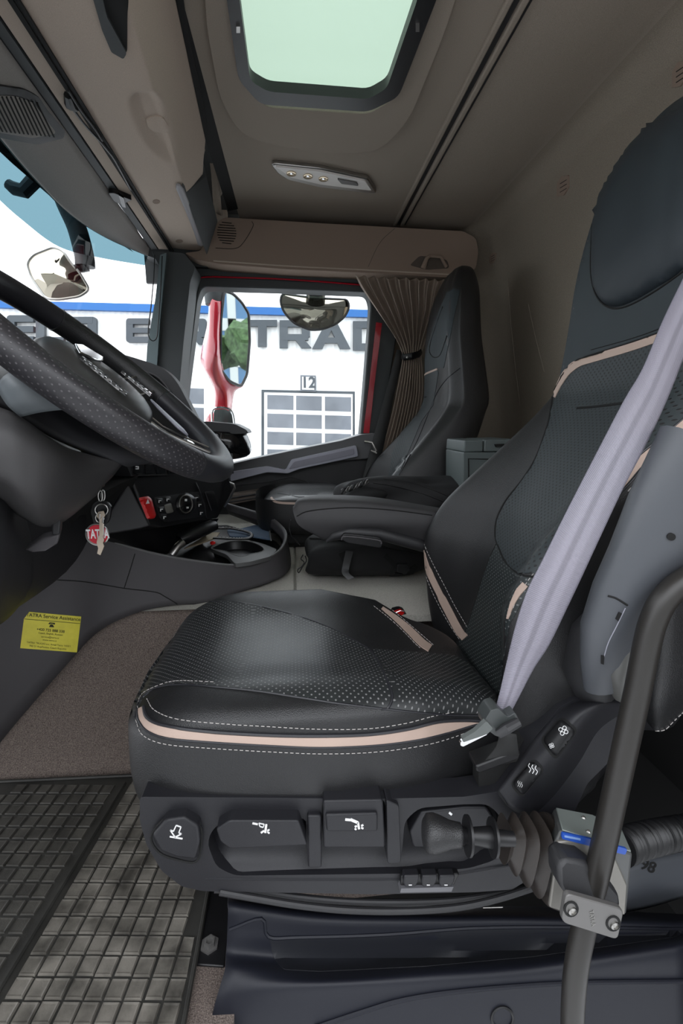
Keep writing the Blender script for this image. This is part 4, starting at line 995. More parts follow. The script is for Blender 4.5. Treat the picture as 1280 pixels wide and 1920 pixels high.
# ================================================================== BELT
bt = thing('driver_seat_belt', 'wide lilac grey webbing of the driver seat belt slanting across the backrest', 'seat belt', tuple(W(945, 1350, .53)))
LE = [(1420, 250, .62), (1345, 390, .61), (1280, 523, .60), (1241, 605, .585), (1205, 690, .57), (1170, 750, .56), (1121, 844, .545), (1061, 961, .525), (1020, 1045, .51), (988, 1110, .505), (965, 1180, .51), (948, 1250, .525), (934, 1310, .535), (926, 1335, .54)]
RE = [(1420, 420, .60), (1345, 550, .59), (1290, 652, .58), (1262, 722, .565), (1237, 780, .552), (1206, 844, .54), (1167, 918, .53), (1120, 1018, .515), (1090, 1083, .51), (1063, 1140, .51), (1030, 1208, .515), (1000, 1255, .525), (974, 1305, .535), (958, 1335, .54)]
rows = []
acc = 0
for l, r in zip(LE, RE):
    a = W(*l); b = W(*r); m = (a+b)/2+V3(-.002, -.002, 0)
    rows.append([a, m, b])
rr = patch_rows(rows, 8, 8)
bm = bmesh.new(); ul = bm.loops.layers.uv.new('uv'); V = [[bm.verts.new(p) for p in r] for r in rr]; Ls = [0]
for i in range(1, len(rr)): Ls.append(Ls[-1]+(rr[i][8]-rr[i-1][8]).length)
nn = len(rr[0])-1
for i in range(len(rr)-1):
    for j in range(nn):
        f = bm.faces.new((V[i][j], V[i][j+1], V[i+1][j+1], V[i+1][j]))
        for l, (ii, jj) in zip(f.loops, ((i, j), (i, j+1), (i+1, j+1), (i+1, j))): l[ul].uv = (jj/nn, Ls[ii])
wb = link('webbing', bm2me(bm, False), M['belt'], bt, 80); mods(wb, .0014, off=0)
o = link('lower_webbing', patch([[W(936, 1372, .545), W(968, 1378, .545)], [W(930, 1400, .56), W(972, 1412, .56)], [W(905, 1432, .575), W(972, 1420, .575)], [W(893, 1446, .585), W(968, 1428, .585)]], 2, 4), M['belt_dark'], bt); mods(o, .0014)
tg = link('belt_tongue', prism(rnd([(908, 1352), (920, 1332), (934, 1328), (952, 1345), (966, 1336), (974, 1352), (968, 1366), (942, 1384), (928, 1380), (910, 1366)], 4, 3), .52, .545), mat('tongue_grey', (.045, .05, .05), .4), bt); mods(tg, bevel=.004, seg=3)
link('tongue_bar', tube([W(934, 1376, .515), W(950, 1366, .512), W(972, 1354, .515)], [.006, .007, .006], 10), M['dark_plastic'], bt)
o = link('metal_tongue', prism(rnd([(863, 1392), (903, 1366), (916, 1372), (912, 1378), (868, 1400), (863, 1398)], 2), .522, .527), M['chrome'], bt)
link('tongue_sleeve', prism(rnd([(890, 1372), (912, 1352), (924, 1366), (914, 1376), (898, 1382), (868, 1392), (866, 1386)], 3), .517, .524), mat('tongue_grey2', (.09, .10, .095), .35), bt)
o = link('belt_guide', prism(rnd([(892, 1437), (970, 1407), (976, 1412), (972, 1424), (900, 1450), (893, 1447)], 3), .568, .60), M['black_plastic'], bt); mods(o, bevel=.003)
# buckle on the inner side
bc = thing('belt_buckle', 'black belt buckle with red release button behind the driver cushion', 'buckle', tuple(W(750, 1165, 1.17)))
o = link('buckle_body', prism(rnd([(732, 1152), (752, 1147), (762, 1150), (765, 1170), (770, 1185), (745, 1180)], 3), 1.15, 1.19), M['black_plastic'], bc); mods(o, bevel=.004)
o = link('release_button', prism(rnd([(733, 1152), (752, 1145), (759, 1149), (754, 1154), (738, 1160)], 2), 1.145, 1.16), M['red_plastic'], bc); mods(o, bevel=.002)
link('buckle_rim', tube([W(p[0], p[1], 1.145) for p in [(732, 1153), (750, 1145), (757, 1146)]], .0015, 6), M['chrome'], bc)
# ================================================================== DASHBOARD
def P3(l): return [W(*p) for p in l]
dash = thing('dashboard', 'black dashboard running behind the steering wheel with switch row and silver trimmed end', 'dashboard', (-.7, 1.2, .5))
prof = [(-1.15, .98), (-.90, 1.04), (-.68, 1.075), (-.60, 1.06), (-.57, 1.0), (-.555, .9), (-.53, .82), (-.50, .72), (-.52, .62), (-.60, .52), (-.80, .42), (-1.15, .38)]
rows = [[V3(x, y, z) for x, z in prof] for y in (.30, .9, 1.5, 2.12)]
o = link('dash_body', patch(rows, 4, 3, cap0=True, cap1=True), M['dark_plastic'], dash, 60); mods(o, .01, off=1)
# instrument hood with black screen
hood = thing('display_hood', 'dark hood around a black display screen right of the steering wheel', 'display', tuple(W(310, 760, 1.3)))
oh_ = cr2([(175, 648), (215, 660), (262, 674), (300, 688), (328, 712), (350, 750), (377, 805), (372, 812)], 4)
ih_ = cr2([(185, 668), (225, 684), (262, 694), (290, 702), (312, 722), (332, 758), (356, 808), (358, 814)], 4)
o = link('hood_shell', prism([(p[0], p[1]) for p in oh_]+[(p[0], p[1]) for p in reversed(ih_)], 1.22, 1.262), M['dark_plastic'], hood, 50); mods(o, bevel=.006, seg=3, ang=50)
link('hood_edge', tube([W(p[0]-1, p[1]+1, 1.218) for p in ih_], .0022, 6), M['console_grey'], hood)
link('screen', prism([(180, 665)]+[(p[0]+1, p[1]-1) for p in ih_]+[(330, 830), (180, 800)], 1.235, 1.25), M['black_matte'], hood)
# glossy black pod with flat lid at the far dash end
pod = thing('dash_end_pod', 'glossy black rounded pod with flat lid at the passenger end of the dashboard', 'pod', tuple(W(430, 850, 2.0)))
o = link('pod_lid', prism(rnd([(350, 796), (385, 790), (440, 795), (462, 806), (466, 813), (440, 814), (372, 810)], 5, 3), 1.9, 2.06), M['dark_plastic'], pod, 60); mods(o, bevel=.012, seg=3, ang=50)
o = link('pod_body', patch([[W(372, 808, 1.95), W(395, 808, 1.90), W(430, 810, 1.90), W(455, 812, 1.94), W(462, 812, 2.02)],
  [W(370, 830, 1.95), W(398, 830, 1.89), W(435, 830, 1.89), W(464, 832, 1.94), W(470, 832, 2.02)], [W(370, 850, 1.95), W(405, 850, 1.9), W(440, 850, 1.9), W(466, 850, 1.95), W(470, 848, 2.02)], [W(380, 862, 2.0), W(410, 862, 1.94), W(440, 861, 1.95), W(462, 856, 1.98), W(464, 852, 2.03)]], 5, 4), M['gloss_black'], pod, 70); mods(o, .01)
link('pod_seam', tube([W(p[0], p[1], 1.885) for p in [(415, 812), (413, 830), (415, 858)]], .002, 6), M['steel'], pod)
# centre stack
st = thing('centre_stack', 'black angled centre stack with hazard button, round knob and button rows', 'control panel', tuple(W(330, 940, 1.3)))
fc = [W(245, 892, 1.16), W(425, 880, 1.58), W(437, 920, 1.58), W(408, 972, 1.55), W(300, 990, 1.22), W(283, 987, 1.16)]
o = link('stack_face', slab(fc, (-.16, .05, 0)), M['black_plastic'], st); mods(o, bevel=.006, seg=2)
ss = Surf([slab(fc, (-.16, .05, 0))])
o = link('stack_side', slab([W(240, 905, 1.155), W(282, 986, 1.155), W(262, 992, 1.15), W(190, 1004, 1.13), W(198, 975, 1.13)], (-.03, .06, -.002)), M['console_grey'] if 0 else M['dark_plastic'], st); mods(o, bevel=.004)
o = link('lower_face', slab([W(283, 985, 1.17), W(410, 972, 1.57), W(395, 1000, 1.6), W(300, 1045, 1.28), W(205, 1018, 1.2), W(195, 1002, 1.16)], (-.05, .08, -.03)), M['black_plastic'], st)
hz = link('hazard_button', ss.overlay(rnd([(260, 933), (277, 930), (284, 936), (292, 966), (289, 972), (276, 973)], 3, 3), .001, 3, dome=.004), M['red_plastic'], st)
link('hazard_triangle', Surf([hz]).overlay([(273, 945), (280, 944), (277, 936)], .0008, 3), M['white_mark'], hz)
cp = link('climate_panel', ss.overlay(rnd([(287, 932), (375, 921), (384, 945), (386, 968), (310, 979), (300, 972)], 5, 3), .002, 6), M['black_matte'] if 0 else mat('panel_black', (.018, .018, .02), .35), st)
scp = Surf([cp])
kb = link('control_knob', ss.overlay(ell(345, 945, 18, 21), .006, 4, dome=.014), M['black_plastic'], st)
skb = Surf([kb])
link('knob_ring', tube(skb.path([(348+12*math.cos(a*.3142), 945+16*math.sin(a*.3142)) for a in range(21)], .001, 3), .0016, 6), M['steel'], kb)
link('knob_face', skb.overlay(ell(348, 945, 10, 14), .0006, 3), M['gloss_black'], kb)
link('knob_symbol', join([skb.overlay(B(346, 936, 350, 940), .0014, 3), skb.overlay(B(349, 950, 353, 953), .0014, 3)]), M['white_mark'], kb)
bl = link('light_button', scp.overlay(rnd([(307, 947), (320, 943), (325, 960), (312, 963)], 3), .001, 3, dome=.002), mat('button_grey', (.16, .155, .14), .45), st)
for x0, y0 in ((293, 935), (296, 951), (302, 965), (308, 932), (362, 929), (368, 942), (371, 957)):
    b = link('push_button', scp.overlay(rnd([(x0, y0), (x0+11, y0-1.5), (x0+13, y0+10), (x0+2, y0+11)], 2), .0008, 3, dome=.0015), M['black_plastic'], st)
    sbb = Surf([b]); link('symbol', join([sbb.overlay(B(x0+4, y0+3, x0+9, y0+4.6), .0006, 3), sbb.overlay(B(x0+4, y0+3, x0+5.6, y0+8), .0006, 3)]), M['white_mark'], b)
pk = link('side_button', ss.overlay(rnd([(382, 922), (400, 920), (408, 955), (394, 958)], 3), .002, 4, dome=.002), M['black_plastic'], st)
link('side_button_edge', tube(ss.path([(383, 924), (394, 957)], .004), .0018, 6), M['console_grey'], pk)
link('stack_edge', tube(ss.path(cr2([(366, 905), (373, 922), (381, 948), (386, 972)], 3), .002), .0022, 6), M['dark_plastic'], st)
# switch row above
fr = [W(225, 846, 1.12), W(436, 850, 1.66), W(438, 888, 1.66), W(246, 893, 1.14)]
o = link('switch_row', slab(fr, (-.1, .03, 0)), M['black_plastic'], st)
sr_ = Surf([slab(fr, (-.1, .03, 0))])
for i, x in enumerate((250, 271, 292, 313, 332, 351, 369, 385)):
    b = link('rocker_switch', sr_.overlay(rnd([(x, 871), (x+17, 870), (x+18, 888), (x+1, 889)], 2), .0015, 4), M['gloss_black'], st)
    if i in (0, 4, 6):
        s_ = Surf([b]); link('symbol', join([s_.overlay(B(x+4, 874, x+10, 876), .0008, 3), s_.overlay(B(x+4, 878, x+10, 880), .0008, 3), s_.overlay(B(x+8, 874, x+10, 880), .0008, 3)]), M['white_mark'], b)
o = link('end_trim', tube(P3([(425, 903, 1.72), (438, 908, 1.72), (440, 915, 1.72), (432, 932, 1.72), (420, 950, 1.72)]), .007, 8, flat=.6), M['steel'], dash)
o = link('end_pocket', slab(P3([(400, 902, 1.6), (432, 906, 1.71), (425, 935, 1.71), (412, 950, 1.70), (398, 950, 1.6)]), (-.04, .02, 0)), M['dark_plastic'], dash)
# left lower dash shell near the pedals
o = link('knee_panel', patch([[W(-120, 870, .72), W(-20, 880, .74), W(20, 905, .80), W(40, 940, .88)], [W(-120, 1000, .66), W(-10, 1000, .70), W(35, 1005, .78), W(60, 1010, .9)], [W(-120, 1120, .66), W(-10, 1100, .72), (W(30, 1090, .80)), W(62, 1080, .92)], [W(-120, 1250, .72), W(-30, 1190, .80), W(15, 1160, .88), W(50, 1120, .98)]], 5, 5), M['dark_plastic'], dash, 70); mods(o, .02)
o = link('column_lever', slab(P3([(46, 1032, .80), (60, 1036, .79), (85, 1034, .79), (108, 1020, .80), (112, 1002, .80), (78, 1010, .80)]), (-.01, .03, .004)), M['console_grey'], dash); mods(o, bevel=.003)
o = link('lever_bracket', slab(P3([(112, 1003, .80), (114, 975, .80), (106, 968, .80), (96, 975, .80), (97, 1004, .80)]), (-.01, .03, .002)), M['dark_plastic'], dash); mods(o, bevel=.003)
link('pocket', slab(P3([(40, 1040, .98), (180, 930, 1.06), (260, 890, 1.16), (200, 1010, 1.16), (100, 1012, 1.1), (40, 1100, 1.04)]), (-.05, .05, 0)), M['black_matte'], dash)

# ================================================================== STEERING WHEEL
AX = V3(-.757, 0, .653).normalized(); YX = V3(0, 1, 0); NX = V3(AX.z, 0, -AX.x); RW = .250; HC = V3(-.142, .88, .815)+AX*RW
whl = thing('steering_wheel', 'large black perforated leather steering wheel with chrome lettered hub, seen from the side', 'steering wheel', tuple(HC))
def wp(r, th, n=0.0): return HC+AX*(r*math.cos(th))+YX*(r*math.sin(th))+NX*n
def arc(t0, t1, n, r=RW, h=0): return [wp(r, t0+(t1-t0)*i/n, h) for i in range(n+1)]
# theta: 0 = top (away from driver), pi = bottom (towards driver), -pi/2 = driver's door side
link('perforated_grip', tube(arc(-2.65, -.5, 60), .0262, 20, flat=.92), M['perf_rim'], whl, 80)
link('leather_rim', tube(arc(-.5, .72, 30), .025, 18, flat=.92), M['leather_smooth'], whl, 80)
link('perforated_grip', tube(arc(.72, 1.75, 30), .0255, 18, flat=.92), M['leather'], whl, 80)
link('leather_rim', tube(arc(1.75, 2*math.pi-2.65, 40), .0258, 18, flat=.92), M['leather_smooth'], whl, 80)
link('rim_joint', join([tube(arc(t-.006, t+.006, 2), .0266, 18, flat=.92) for t in (-2.65, .72, 1.75)]), M['dark_plastic'], whl)
def ringp(rr, h, n=40, sq=1.0, off=0): return [HC+AX*(rr*math.cos(2*math.pi*k/n)*sq-off)+YX*(rr*math.sin(2*math.pi*k/n))+NX*h for k in range(n)]
hub = link('airbag_cover', grid_mesh([ringp(.105, -.060), ringp(.110, -.035), ringp(.108, -.015), ringp(.098, -.002), ringp(.08, .006), ringp(.05, .011), ringp(.001, .013)], True), mat('hub_dark', (.045, .045, .045), .38), whl, 70)
# spokes
def spoke(th, w0, w1, nm='spoke'):
    d = AX*math.cos(th)+YX*math.sin(th); s = NX.cross(d)
    rows = []
    for r, w, h in ((.08, w0, -.02), (.13, w0*.95, -.024), (.18, w1, -.015), (.232, w1*1.1, -.004)):
        c = HC+d*r+NX*h
        rows.append([c-s*w/2-NX*.014, c-s*w/2, c-s*w*.3+NX*.006, c+s*w*.3+NX*.006, c+s*w/2, c+s*w/2-NX*.014, c-NX*.02])
    o = link(nm, patch(rows, 3, 4, closed_u=True), M['hub_dark'], whl, 60)
    for sd in (-1, 1):
        link('spoke_edge', tube([HC+d*r+NX*(h+.004)+s*sd*w*.46 for r, w, h in ((.10, w0, -.018), (.13, w0*.95, -.02), (.18, w1, -.01), (.222, w1*1.0, .0))], .0022, 6), M['steel'], o)
    return o
spoke(math.pi/2, .06, .05); spoke(-math.pi/2, .06, .05); spoke(math.pi-.33, .045, .04); spoke(math.pi+.33, .045, .04)
o = link('silver_inlay', slab([wp(.105, 2.2, .004), wp(.125, 2.25, .0), wp(.17, 2.62, -.002), wp(.175, 2.78, -.002), wp(.15, 2.80, 0), wp(.11, 2.5, .003)], NX*.005), M['panel_silver'], whl); mods(o, bevel=.002)
random.seed(3)
for dy, a0, a1, n_ in ((-.075, .012, -.066, 9), (.085, .004, -.055, 7)):
    ms = []
    for k in range(n_):
        a = a0+(a1-a0)*k/(n_-1); w_ = .006+.010*random.random()
        c = HC+YX*dy+AX*a+NX*.012
        ms.append(slab([c-YX*w_*.5+AX*.003, c+YX*w_*.5+AX*.0035, c+YX*w_*.5-AX*.0025, c-YX*w_*.6-AX*.003], NX*.005))
    ms.append(slab([HC+YX*(dy-.002)+AX*(a0+.004)+NX*.011, HC+YX*(dy+.002)+AX*(a0+.004)+NX*.011, HC+YX*(dy+.002)+AX*(a1-.004)+NX*.010, HC+YX*(dy-.002)+AX*(a1-.004)+NX*.010], NX*.004))
    link('chrome_script', join(ms), M['chrome'], whl)
em = [wp(.0, 0, .012)+AX*(a)+YX*(b) for a, b in ((.030, -.055), (.058, -.02), (.066, .02), (.040, .062), (.026, .03), (.022, -.02))]
o = link('hub_emblem', slab(em, NX*.005), M['chrome'], whl); mods(o, bevel=.002)
col = thing('steering_shroud', 'dark grey steering column shroud under the wheel with ignition lock on its side', 'steering column', tuple(W(120, 900, .85)))
o = link('upper_shroud', patch([P3([(-60, 660, .86), (60, 700, .88), (190, 770, .92), (300, 830, .98)]), P3([(-60, 690, .74), (30, 730, .76), (150, 800, .84), (290, 862, .92)]), P3([(-60, 725, .70), (10, 755, .71), (110, 818, .78), (240, 876, .88)])], 5, 5), mat('shroud_dark', (.028, .028, .031), .5, bump=.2, bscale=1500), col, 70); mods(o, .01)
o = link('lower_shroud', patch([
 P3([(-80, 742, .68), (0, 764, .68), (40, 782, .69), (112, 832, .74), (160, 850, .80), (232, 868, .88)]),
 P3([(-80, 800, .64), (0, 810, .65), (50, 830, .665), (105, 860, .70), (160, 875, .78), (222, 880, .87)]),
 P3([(-80, 880, .64), (0, 890, .65), (45, 910, .665), (95, 925, .70), (150, 915, .78), (212, 893, .87)]),
 P3([(-80, 900, .68), (0, 915, .69), (40, 948, .70), (85, 972, .73), (130, 960, .80), (195, 910, .88)]),
 P3([(-80, 930, .76), (0, 945, .77), (40, 970, .78), (80, 988, .80), (120, 978, .86), (180, 930, .92)])], 6, 5), mat('shroud_grey', (.048, .046, .047), .55, bump=.2, bscale=1500), col, 60); mods(o, .008)
o = link('stalk', patch([P3([(-6, 722, .67), (14, 700, .66), (70, 681, .68)]), P3([(0, 740, .66), (35, 722, .65), (98, 703, .68)]), P3([(15, 762, .66), (60, 750, .66), (135, 740, .70)]), P3([(38, 782, .68), (85, 772, .68), (160, 765, .72)])], 4, 4), mat('stalk_grey', (.12, .135, .145), .5), col, 60); mods(o, .02)
o = link('lock_trim', tube(P3([(208, 878, .90), (222, 868, .90), (240, 861, .91)]), [.004, .007, .003], 8), M['steel'], col)

# ================================================================== KEYS
ks = thing('key_bunch', 'bunch of keys with black fob and red round tag hanging from the ignition lock', 'keys', tuple(W(188, 1000, .93)))
YK = .93
def rg(cx, cy, rx, ry, Y=YK, w=.0012, m='steel', nm='key_ring', tilt=0):
    return link(nm, tube([W(cx+rx*math.cos(a*.3142), cy+ry*math.sin(a*.3142), Y+tilt*math.sin(a*.3142)) for a in range(20)], w, 6, closed=True), M[m], ks)
link('ignition_key_head', prism(rnd([(182, 898), (187, 896), (195, 908), (193, 913), (188, 908)], 1), YK-.003, YK+.003), M['steel'], ks)
rg(188, 930, 4, 10); rg(193, 929, 3.5, 10, YK+.004)
o = link('fob', prism(rnd([(173, 945), (184, 939), (200, 941), (208, 950), (206, 970), (201, 982), (176, 985), (169, 960)], 4, 3), YK, YK+.008), M['black_plastic'], ks); mods(o, bevel=.002)
rg(190, 956, 12, 11, YK-.004, .0014)
rg(187, 971, 8, 9, YK-.004, .0012)
o = link('red_tag', lathe(W(183, 1002, YK+.001), (0, -1, 0), [(0, .0225), (.003, .0222), (.0032, .020), (.0025, .0195), (.0025, .001)], 32), M['steel'], ks)
o2 = link('tag_face', lathe(W(183, 1002, YK-.002), (0, -1, 0), [(0, .0195), (.0012, .019), (.0013, .0005)], 32), M['red_badge'], o)
tm = text_me('TATRA', .0135, .0006, .0003); 
for v in tm.vertices: v.co.y *= 1.9
link('tag_lettering', frame_me(tm, W(183, 1002, YK-.0036), (1, 0, 0), (0, 0, 1)), M['white_mark'], o)
o = link('small_key', prism(rnd([(190, 982), (195, 982), (195, 1004), (191, 1004)], 1), YK-.008, YK-.006), M['chrome'], ks)
o = link('door_key', prism([(184, 960), (194, 958), (197, 966), (193, 975), (192, 1006), (195, 1012), (193, 1018), (195, 1024), (192, 1032), (188, 1041), (182, 1038), (184, 1028), (181, 1018), (183, 1008), (186, 1004), (186, 975), (181, 968)], YK-.0105, YK-.008), M['brass_key'], ks)
link('key_clip', tube(P3([(187, 963, YK-.012), (187, 975, YK-.012), (193, 968, YK-.012), (193, 980, YK-.012)]), .0018, 6), M['steel'], ks)

# ================================================================== CENTRE CONSOLE
cs = thing('centre_console', 'dark grey low centre console wrapping a tray with cup holder on the tunnel', 'console', tuple(W(400, 1080, 1.3)))
TP = [(-60, 985, 1.10), (40, 990, 1.12), (120, 1000, 1.14), (215, 1018, 1.20), (270, 1034, 1.23), (330, 1047, 1.25), (390, 1056, 1.28), (440, 1060, 1.31), (495, 1049, 1.35), (527, 1030, 1.40), (537, 1003, 1.48), (522, 982, 1.60), (495, 966, 1.72), (425, 945, 1.90)]
BT = [(-60, 1475, 1.10), (12, 1378, 1.13), (128, 1243, 1.16), (188, 1182, 1.20), (262, 1147, 1.22), (330, 1134, 1.24), (385, 1132, 1.26), (440, 1113, 1.30), (505, 1092, 1.35), (540, 1072, 1.42), (545, 1045, 1.54), (535, 1010, 1.66), (505, 992, 1.78), (430, 962, 1.94)]
rows = []
for a, b in zip(TP, BT):
    A = W(*a); Bq = W(*b); m = A.lerp(Bq, .5)
    d = V3(A.x-(-.2), A.y-1.55, 0).normalized() if a[0] > 300 else V3(0, -1, 0)
    inn = -d*.012
    rows.append([A+inn+V3(0, 0, -.03), A+inn*.8+V3(0, 0, .0), A+d*.0+V3(0, 0, .001), A.lerp(Bq, .12), m, Bq])
ck = link('console_skin', patch(rows, 4, 5), M['console_grey'], cs, 60); mods(ck, .006, off=1)
sk = Surf([ck])
link('panel_seam', sk.seam([(103, 1087), (160, 1091), (233, 1103), (290, 1110), (308, 1118), (325, 1128), (334, 1134)], .0014), M['black_matte'], cs)
link('panel_seam', sk.seam([(253, 1038), (244, 1068), (233, 1102)], .0012), M['black_matte'], cs)
link('rim_lip_highlight', tube([W(p[0], p[1]-1, p[2])-V3(0, 0, 0) for p in cr([V3(*q) for q in TP[3:]], 4)], .0028, 6), mat('rim_grey', (.13, .13, .13), .5), cs)  # rim lip in paler grey, its highlight put into the colour
zt_ = .475
fl = [WZ(*p, zt_) for p in [(120, 1010), (250, 1050), (340, 1062), (440, 1072), (500, 1060), (530, 1040)]]
flr = [W(*p)+V3(-.01, .03, -.035) for p in TP[2:]]
flr = [V3(p.x, p.y, zt_) for p in flr]
link('tray_floor', slab(flr+[V3(-.6, 1.9, zt_), V3(-.7, 1.3, zt_)], (0, 0, -.01)), M['black_plastic'], cs)
zc = .502
hp = rnd([(393, 1028), (402, 1019), (440, 1011), (470, 1013), (495, 1020), (520, 1030), (508, 1043), (470, 1053), (440, 1057), (425, 1040)], 5, 3)
bm = bmesh.new(); cent = [WZ(p[0], p[1], zc) for p in hp]; hl = [WZ(p[0], p[1], zc) for p in cr2([(397, 1029), (415, 1019), (440, 1014), (470, 1016), (492, 1026), (492, 1034), (470, 1039), (455, 1043), (440, 1041), (420, 1033)], 3, True)]
bm_prism(bm, cent, [hl], lambda p: p, lambda p: p-V3(0, 0, .012))
ch_ = link('cup_holder', bm2me(bm), mat('holder_grey', (.09, .09, .09), .5), cs); mods(ch_, bevel=.002)
cc = sum(hl, Vector())/len(hl)
link('cup_well', grid_mesh([hl, [cc+(p-cc)*.85-V3(0, 0, .05) for p in hl], [cc+(p-cc)*.01-V3(0, 0, .05) for p in hl]], True), M['black_plastic'], cs)
link('holder_edge', tube(hl, .0016, 6, closed=True), M['rim_grey'], cs)
rest = thing('blue_cloth', 'folded blue grey cloth lying in the console tray behind the cup holder', 'cloth', tuple(WZ(475, 1000, .49)))
o = link('cloth', slab([WZ(p[0], p[1], .50) for p in rnd([(425, 996), (450, 994), (478, 987), (500, 987), (505, 992), (508, 1014), (470, 1008), (430, 1008)], 3)], (0, 0, .006)), M['blue_cloth'], rest); mods(o, bevel=.002)
o = link('hem', tube([WZ(p[0], p[1], .508) for p in [(500, 988), (505, 994), (508, 1013)]], .003, 6), M['rim_grey'], rest)
lp = thing('stitched_strap_loop', 'black strap loop with white stitching lying in the console tray', 'strap', tuple(WZ(440, 1000, .49)))
lpp = [WZ(p[0], p[1], .515) for p in cr2([(385, 992), (430, 991), (462, 997), (472, 1003), (465, 1010), (440, 1011), (400, 1009)], 4)]
link('strap', tube(lpp, .006, 8, flat=.5), M['black_plastic'], lp)
ms = []
Q = cr(lpp, 3)
for i in range(0, len(Q)-1, 2): ms.append(tube([Q[i]+V3(0, 0, .005), Q[i+1]+V3(0, 0, .005)], .001, 5))
link('stitching', join(ms), M['white_mark'], lp)
gl_ = thing('gear_lever', 'black gear lever knob with chrome collar under the centre stack', 'gear lever', tuple(WZ(330, 1040, .48)))
o = link('knob', tube(P3([(335, 1012, 1.36), (350, 1005, 1.38), (375, 995, 1.42), (398, 985, 1.46), (402, 980, 1.47)]), [.018, .026, .028, .026, .012], 14, flat=.7), M['black_plastic'], gl_, 60)
link('knob', tube(P3([(345, 1020, 1.38), (370, 1012, 1.42), (398, 1000, 1.46)]), [.012, .016, .010], 12, flat=.6), M['gloss_black'], gl_, 60) if 0 else None
link('collar', tube(P3([(322, 1040, 1.31), (332, 1026, 1.32), (342, 1018, 1.34)]), [.012, .010, .012], 12), M['steel'], gl_, 60)
link('collar_ring', tube(P3([(326, 1022, 1.32), (333, 1016, 1.33), (340, 1015, 1.34)]), [.003, .003, .003], 8), M['chrome'], gl_)
lf = tag(link('tan_leaflet', slab([WZ(p[0], p[1], .50) for p in [(345, 1030), (378, 1020), (405, 1010), (412, 1000), (395, 1000), (352, 1026)]], (0, 0, .004)), M['tan']), 'narrow tan card lying in the console tray beside the gear lever', 'card')
rb = tag(link('red_cap', lathe(WZ(399, 1020, .50), (0, 0, 1), [(0, .009), (.006, .009), (.009, .006), (.01, .001)], 16), M['red_plastic']), 'small red round cap in the tray in front of the cup holder', 'cap')
# yellow sticker with lettering
sx = tag(link('service_sticker', sk.overlay([(55, 1147), (152, 1156), (144, 1223), (38, 1215), (45, 1160)], .0008, 6), M['yellow']), 'yellow service assistance sticker with black print on the grey console side', 'sticker')
ss_ = Surf([sx]); ux = (9.8/10, .9/10); uy = (.7/10, -9.4/10)
def stx(s, x, y, size, bold=.0): return ss_.text(s, (x, y), ux, uy, size, .0006, bold)
link('print', stx('TATRA Service Assistance', 100, 1157, 9.6, .12), M['ink'], sx, None)
link('print', stx('+420 725 888 338', 95, 1182, 7.2, .1), M['ink'], sx, None)
link('print', stx('Czech, English, Russian', 95, 1188.5, 5.0), M['ink'], sx, None)
link('print', stx('service@tatra.cz', 94, 1195, 5.0), M['ink'], sx, None)
link('print', stx('www.tatra.cz', 93, 1200.5, 5.0), M['ink'], sx, None)
link('print', stx('TATRA TRUCKS a.s., Areál Tatry 1450/1', 91.5, 1208, 5.0), M['ink'], sx, None)
link('print', stx('742 21 Kopřivnice, Czech Republic', 90, 1214, 5.0), M['ink'], sx, None)
link('rule', ss_.overlay(wide([(46, 1160.5), (150, 1169)], .7), .0006, 8), M['ink'], sx)
link('telephone_symbol', join([ss_.overlay([(90.5, 1169.5), (93, 1167), (103, 1168), (103, 1171), (100, 1170.5), (99, 1169.6), (94, 1169.2), (93.5, 1170.5)], .0006, 3), ss_.overlay([(94.5, 1170.5), (99, 1171), (101.5, 1176), (92, 1175.4)], .0006, 3)]), M['ink'], sx)
# ================================================================== PASSENGER SEAT
ps = thing('truck_seat', 'black leather passenger seat with beige piping in front of the far window curtain', 'seat', (.2, 1.86, .45))
pc = link('cushion', cushion_mesh(-.125, .42, 1.63, 2.09, .622, .50), M['leather'], ps, 80)
pbk = link('backrest', back_mesh(-.005, 1.855, .0, -.074), M['leather'], ps, 80)
sp_ = Surf([pbk])
link('backrest_insert', sp_.overlay([(780, 732), (784, 716), (795, 704), (820, 692), (822, 700), (812, 760), (790, 790), (765, 850), (745, 895), (728, 895), (735, 850), (757, 800), (775, 765)], .0015, 6, uvb), M['perf_back'], ps, 80)
link('shoulder_panel', sp_.overlay([(780, 728), (790, 690), (805, 640), (820, 590), (838, 548), (850, 542), (862, 545), (850, 600), (840, 650), (832, 690), (820, 690), (795, 702)], .0015, 6), M['fabric_teal'], ps, 80)
sp2 = Surf([pbk])
link('headrest_seam', sp2.seam([(830, 575), (818, 610), (808, 640), (806, 660), (814, 670), (826, 664), (838, 630)], .0022, .001), M['black_matte'], ps)
link('beige_band', sp2.overlay(wide(cr2([(780, 731), (784, 715), (795, 703), (820, 692)], 4), 3.2), .003, 4), M['beige_strip'], ps)
link('piping', join([sp2.seam([(862, 690), (838, 710), (820, 735), (805, 770), (785, 820), (765, 860), (745, 895)], .0015, .001)]), M['leather_smooth'], ps)
link('lumbar_crease', sp2.seam([(788, 746), (800, 744)], .003, 0), M['black_matte'], ps)
spc = Surf([pc])
link('beige_band', spc.overlay(wide(cr2([(508, 933), (515, 940), (530, 943), (560, 944), (600, 945), (660, 945)], 3), 4), .002, 5), M['beige_strip'], ps)
link('cushion_insert', spc.overlay([(520, 925), (560, 917), (640, 916), (680, 922), (640, 930), (560, 932)], .0015, 6, uvc), M['perf_cushion'], ps)
o = link('seat_plinth', box((.16, 1.86, .475), (.44, .38, .07)), M['black_plastic'], ps); mods(o, bevel=.02)
